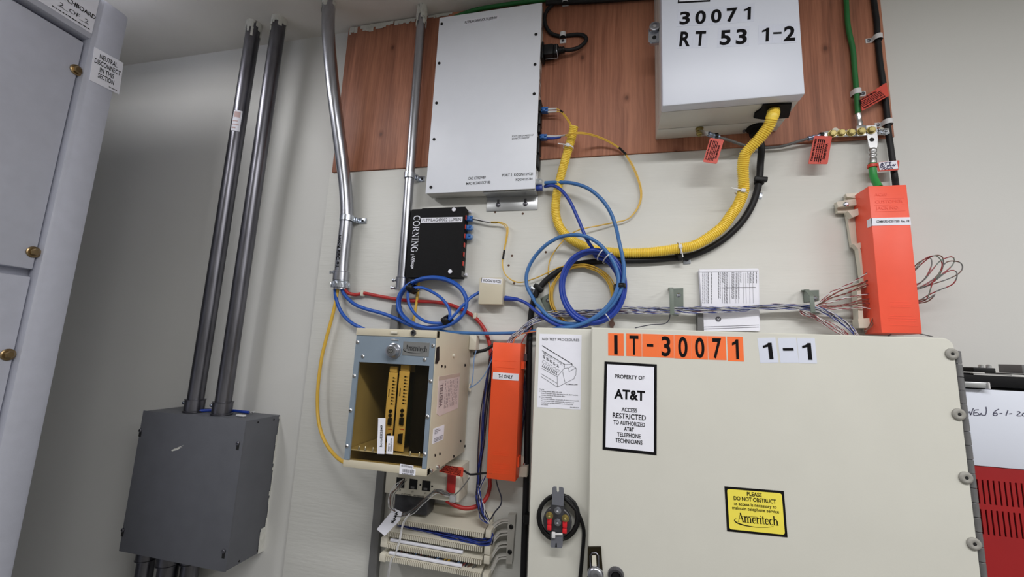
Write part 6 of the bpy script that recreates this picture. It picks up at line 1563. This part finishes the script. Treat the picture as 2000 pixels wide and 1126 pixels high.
# ================================================================== loose wires
CNAME = {}
def pair(path, r, mats, name, pitch=.013):           # two insulated strands twisted round each other
    mb = MB(); a = None; s = 0.0; A = []; B = []
    for i, p in enumerate(path):
        t = (path[min(i + 1, len(path) - 1)] - path[max(i - 1, 0)]).normalized()
        a = t.orthogonal().normalized() if a is None else (a - t * a.dot(t)).normalized()
        if i: s += (p - path[i - 1]).length
        b = t.cross(a); q = 2 * math.pi * s / pitch; o = (a * math.cos(q) + b * math.sin(q)) * r
        A.append(p + o); B.append(p - o)
    mb.tube(A, r, 4, m=0); mb.tube(B, r, 4, m=1)
    return mb.build(name, mats)
def wires(n, route, name, lab, group, cols, w=1.9, jx=3.0, jy=3.0, jd=.004, seed=0, stripe=0, pin=(0.5, 0.5), amp=1.0, labels=None):
    rd = random.Random(seed); out = []
    for k in range(n):
        pts = []; m = len(route)
        ox, oy, od = rd.gauss(0, jx * .6), rd.gauss(0, jy * .6), rd.uniform(-jd, jd)
        for i, q in enumerate(route):
            s = 1.0
            if i == 0: s = pin[0]
            if i == m - 1: s = pin[1]
            pts.append((q[0] + s * (ox * .6 + rd.uniform(-jx, jx) * .5), q[1] + s * (oy * .8 + rd.uniform(-jy, jy) * .5), max(.003, q[2] + s * (od + rd.uniform(-jd, jd) * .3))))
        c = cols[k % len(cols)]
        mb = MB(); r = RW(w, *route[m // 2])
        path = pp(pts, .02, .003 if stripe else .007)
        if stripe: o = pair(path, r * .5, [M_wirew, c], name, .026 + .016 * rd.random())
        else:
            mb.tube(path, r, 5); o = mb.build(name, c)
        tag(o, lab.replace('COLOUR', CN[c.name]), 'wire', group); out.append(o)
    return out
CN = {'blue_insulation': 'blue', 'navy_insulation': 'dark navy', 'brown_insulation': 'brown', 'violet_insulation': 'violet', 'white_insulation': 'white', 'dark_red_insulation': 'dark red', 'grey_jacket': 'grey', 'royal_blue_jacket': 'bright blue', 'yellow_jacket': 'yellow', 'light_blue_insulation': 'light blue'}
cols = [M_wireb, M_wirew, M_wirek, M_wireb, M_wirew, M_wirebr, M_wireb, M_violet, M_wirek, M_wireo]
A_route = [(985, 690, .030), (1000, 664, .034), (1018, 646, .036), (1042, 628, .036), (1072, 616, .030), (1110, 611, .010), (1160, 608, .010), (1220, 607, .016), (1270, 606, .02), (1312, 604.5, .020), (1370, 605, .024), (1440, 603, .024), (1520, 598, .022), (1588, 600, .020), (1615, 608, .026), (1640, 624, .030), (1664, 642, .032), (1684, 668, .032)]
wires(24, A_route, 'jumper_wire', 'COLOUR and white twisted jumper wire in the long horizontal bundle through the wire brackets', 'horizontal jumper wires', [M_wireb, M_wirek, M_wireb, M_wirebr, M_wireb, M_violet, M_wirek, M_wireb], 2.3, 4.0, 5.5, .005, 3, stripe=3)
wires(7, [(1562, 606, .02), (1572, 612, .02), (1590, 618, .024), (1612, 630, .028), (1640, 644, .03), (1668, 662, .03)], 'jumper_wire', 'red and white jumper wire curving down below the curved wire bracket', 'red and white jumper wires', [M_wirer], 2.6, 3, 6, .004, 5, stripe=4)
fan = [((1697, 530), (1650, 558)), ((1699, 546), (1645, 566)), ((1701, 554), (1655, 572)), ((1702, 573), (1650, 582)), ((1703, 583), (1660, 592)), ((1704, 592), (1655, 596)), ((1704, 602), (1660, 602))]
for k, (e, md_) in enumerate(fan):
    pts = [(1590 + k, 600 + (k % 3), .02), (1603, 589 + k * 2, .024), (1622 + k * 1.5, md_[1] + 13 - k * 2, .028), (*md_, .032), (1680, (e[1] + md_[1]) / 2 - 2, .034), (*e, .036), (e[0] + 12, e[1] - 2, .036)]
    o = pair(pp(pts, .02, .003), .0008, [M_wirew if k % 3 == 0 else M_wirebr, M_wirer], 'jumper_wire', .022); tag(o, ('topmost', 'second highest', 'third highest', 'fourth highest', 'third lowest', 'second lowest', 'lowest')[k] + ' dark red twisted wire fanning from the curved bracket to the coral cover', 'wire', 'wires fanning into the right cover')
loops = [[(1786, 524), (1795, 512), (1812, 503), (1832, 498), (1842, 505), (1840, 525), (1828, 545), (1808, 558), (1790, 562)], [(1787, 532), (1800, 515), (1816, 503), (1820, 515), (1812, 535), (1800, 550), (1790, 556)],
         [(1790, 560), (1806, 545), (1822, 525), (1838, 508), (1858, 501), (1864, 508), (1856, 522), (1832, 540), (1806, 556), (1792, 564)], [(1791, 565), (1815, 550), (1832, 536), (1848, 512), (1872, 511), (1880, 521), (1872, 534), (1850, 545), (1820, 555), (1793, 566)],
         [(1793, 566), (1820, 552), (1850, 530), (1866, 529), (1869, 540), (1860, 555), (1835, 566), (1815, 575), (1798, 588)], [(1797, 590), (1808, 585), (1815, 572), (1822, 550), (1834, 535), (1840, 515), (1830, 500), (1812, 502), (1798, 512), (1787, 530)], [(1798, 592), (1812, 588), (1824, 578), (1826, 574), (1812, 583), (1797, 586)]]
for k, l in enumerate(loops):
    mb = MB(); mb.tube(pp([(x - (4 if i in (0, len(l) - 1) else 0), y, .040 + .012 * math.sin(math.pi * i / (len(l) - 1)) + k * .001) for i, (x, y) in enumerate(l)], .04, .003), .00095, 5, stripe=5)
    o = mb.build('jumper_wire', [[M_wirebr, M_gcable], [M_gcable, M_wirer], [M_wirer, M_ringgrey]][k % 3]); tag(o, ['thin brown and grey', 'thin grey and dark red', 'thin dark red and grey-green'][k % 3] + (' wire loop reaching farthest right of the coral cover' if k == 3 else ' wire looping out of the right side of the coral cover'), 'wire', 'wire loops beside the right cover')
for k, (l, c) in enumerate((([(1310, 606), (1306, 625), (1296, 632), (1270, 634), (1240, 640)], M_wirek), ([(1690, 650), (1702, 628), (1706, 618), (1704, 634), (1690, 646)], M_wirebr), ([(1735, 656), (1750, 646), (1775, 648), (1800, 652), (1822, 657)], M_gcable))):
    mb = MB(); mb.tube(pp([(x, y, .04 if k else .02) for x, y in l], .02, .004), .0010, 5); o = mb.build('jumper_wire', c); tag(o, ('loose blue wire drooping left below the wire bracket beside the folded papers', 'small wire loop at the lower left corner of the coral cover', 'thin grey wire end below the coral cover on the cream cabinet top')[k], 'wire')
wires(9, [(974, 676, .034), (962, 694, .022), (952, 740, .018), (945, 800, .018), (940, 870, .018), (934, 930, .020), (936, 975, .034), (942, 1000, .046), (950, 1016, .050)], 'jumper_wire', 'COLOUR wire running down along the left side of the orange T-1 cover', 'wires left of the orange cover', [M_wirek, M_wirebr, M_wireb, M_wirek], 2.0, 7, 3, .006, 11, pin=(.8, .8))
wires(7, [(945, 930, .02), (936, 960, .03), (938, 985, .042), (946, 1012, .052), (954, 1022, .052)], 'jumper_wire', 'COLOUR wire dropping into the right end of the sideways punch block', 'blue wires into the sideways block', [M_wireb, M_wirew, M_wireb, M_violet], 1.7, 9, 3, .004, 12, pin=(.9, .5))
wires(4, [(1016, 700, .016), (1021, 740, .018), (1024, 780, .016), (1019, 830, .012), (1016, 890, .010)], 'jumper_wire', 'dark wire hanging between the orange T-1 cover and the cream cabinet', 'wires right of the orange cover', [M_wirek], 2.0, 5, 4, .003, 13)
for lab, l, d, w, m in (('yellow and white wire arching over the top right of the orange T-1 cover', [(1002, 672), (1006, 660), (1018, 652), (1036, 648), (1060, 646)], .04, 2.2, M_wireo), ('red wire rising from the top right of the orange T-1 cover', [(1016, 676), (1022, 662), (1030, 650), (1038, 640)], .04, 2.2, M_wirer),
                      ('thin light blue wire forming a left drop beside the beige window cabinet', [(930, 684), (926, 700), (924, 730), (921, 752), (917, 757)], .06, 2.2, M_ltblue), ('thin light blue wire slanting from the window cabinet up to the T-1 cover', [(918, 757), (932, 748), (946, 732), (956, 712), (962, 700)], .05, 2.0, M_ltblue),
                      ('dark grey cable entering the T-1 cover from the beige window cabinet', [(925, 690), (934, 686), (948, 683), (958, 677), (966, 672)], .04, 6.5, M_rubber), ('short dark grey cable joining the red tag under the window cabinet', [(900, 916), (908, 920), (918, 926), (932, 925), (950, 923), (962, 924)], .06, 4, M_rubber),
                      ('black wire looping down below the bottom of the orange T-1 cover', [(968, 932), (972, 950), (979, 970), (978, 985), (966, 1000), (958, 1014)], .045, 2.6, M_wirek), ('grey wire stub slanting down from the red tag under the window cabinet', [(917, 932), (908, 945), (897, 958), (888, 966)], .07, 2.2, M_gcable)):
    cable('loose_wire', lab, 'wire', [(x, y, d) for x, y in l], d, w, m, n=8)
wires(9, [(880, 966, .062), (866, 960, .066), (852, 955, .07), (838, 966, .072), (822, 982, .072), (806, 995, .070), (790, 1003, .070), (772, 1002, .070)], 'loose_wire', 'thin COLOUR wire running from the clear plug down left to the white flag tag', 'grey wires under the interface box', [M_gcable, M_wirew, M_gcable, M_wirebr], 1.8, 5, 5, .004, 14, pin=(.3, .6))
wires(5, [(790, 936, .060), (778, 948, .066), (764, 962, .068), (760, 978, .070), (764, 990, .071), (772, 998, .071)], 'loose_wire', 'thin COLOUR wire hanging in front of the interface box jacks', 'grey wires in front of the jacks', [M_gcable, M_wirew, M_wirebr], 1.6, 7, 4, .003, 15, pin=(.9, .4))
wires(3, [(800, 1002, .072), (788, 1020, .078), (782, 1050, .080), (772, 1080, .080), (762, 1100, .076), (752, 1180, .05), (745, 1300, .02)], 'loose_wire', 'thin white wire hanging down in front of the sideways punch block', 'white wires over the sideways block', [M_wirew], 2.0, 3, 2, .002, 16, pin=(.5, .9))
wires(16, [(962, 1046, .046), (958, 1058, .048), (940, 1060, .046), (915, 1056, .044), (880, 1048, .042), (840, 1036, .040), (805, 1028, .036), (776, 1024, .030)], 'jumper_wire', 'COLOUR jumper wire lying between the upper two rows of the sideways punch block', 'blue wires in the sideways block', [M_wireb, M_blue, M_wirek, M_wireb, M_wirew, M_wireb], 2.2, 4, 7, .006, 17, pin=(.6, .9))
wires(3, [(820, 1032, .036), (860, 1040, .038), (900, 1050, .040), (930, 1056, .040)], 'jumper_wire', 'dark red jumper wire lying between the upper two rows of the sideways punch block', 'red wires in the sideways block', [M_wirer], 2.0, 5, 3, .004, 18)
rd = random.Random(19)
for k in range(26):
    t = k / 25; x, y = 785 + t * 140, 1067 + t * 36; c = [M_wirek, M_wirer, M_wirek, M_wirebr, M_gcable, M_wirek, M_ltblue][k % 7] if k not in (15, 16, 17) else M_yfib
    mb = MB(); mb.tube(pp([(x + 6, y - 8, .030), (x + 2 + rd.uniform(-4, 4), y - 1, .042), (x - 4 + rd.uniform(-5, 3), y + 5, .044), (x - 8, y + 11, .040)], .04, .003), .0013, 5); o = mb.build('jumper_wire', c)
    tag(o, 'short bent ' + CN[c.name] + ' wire tail between the lower two rows of the sideways punch block', 'wire', 'wire tails in the sideways block')
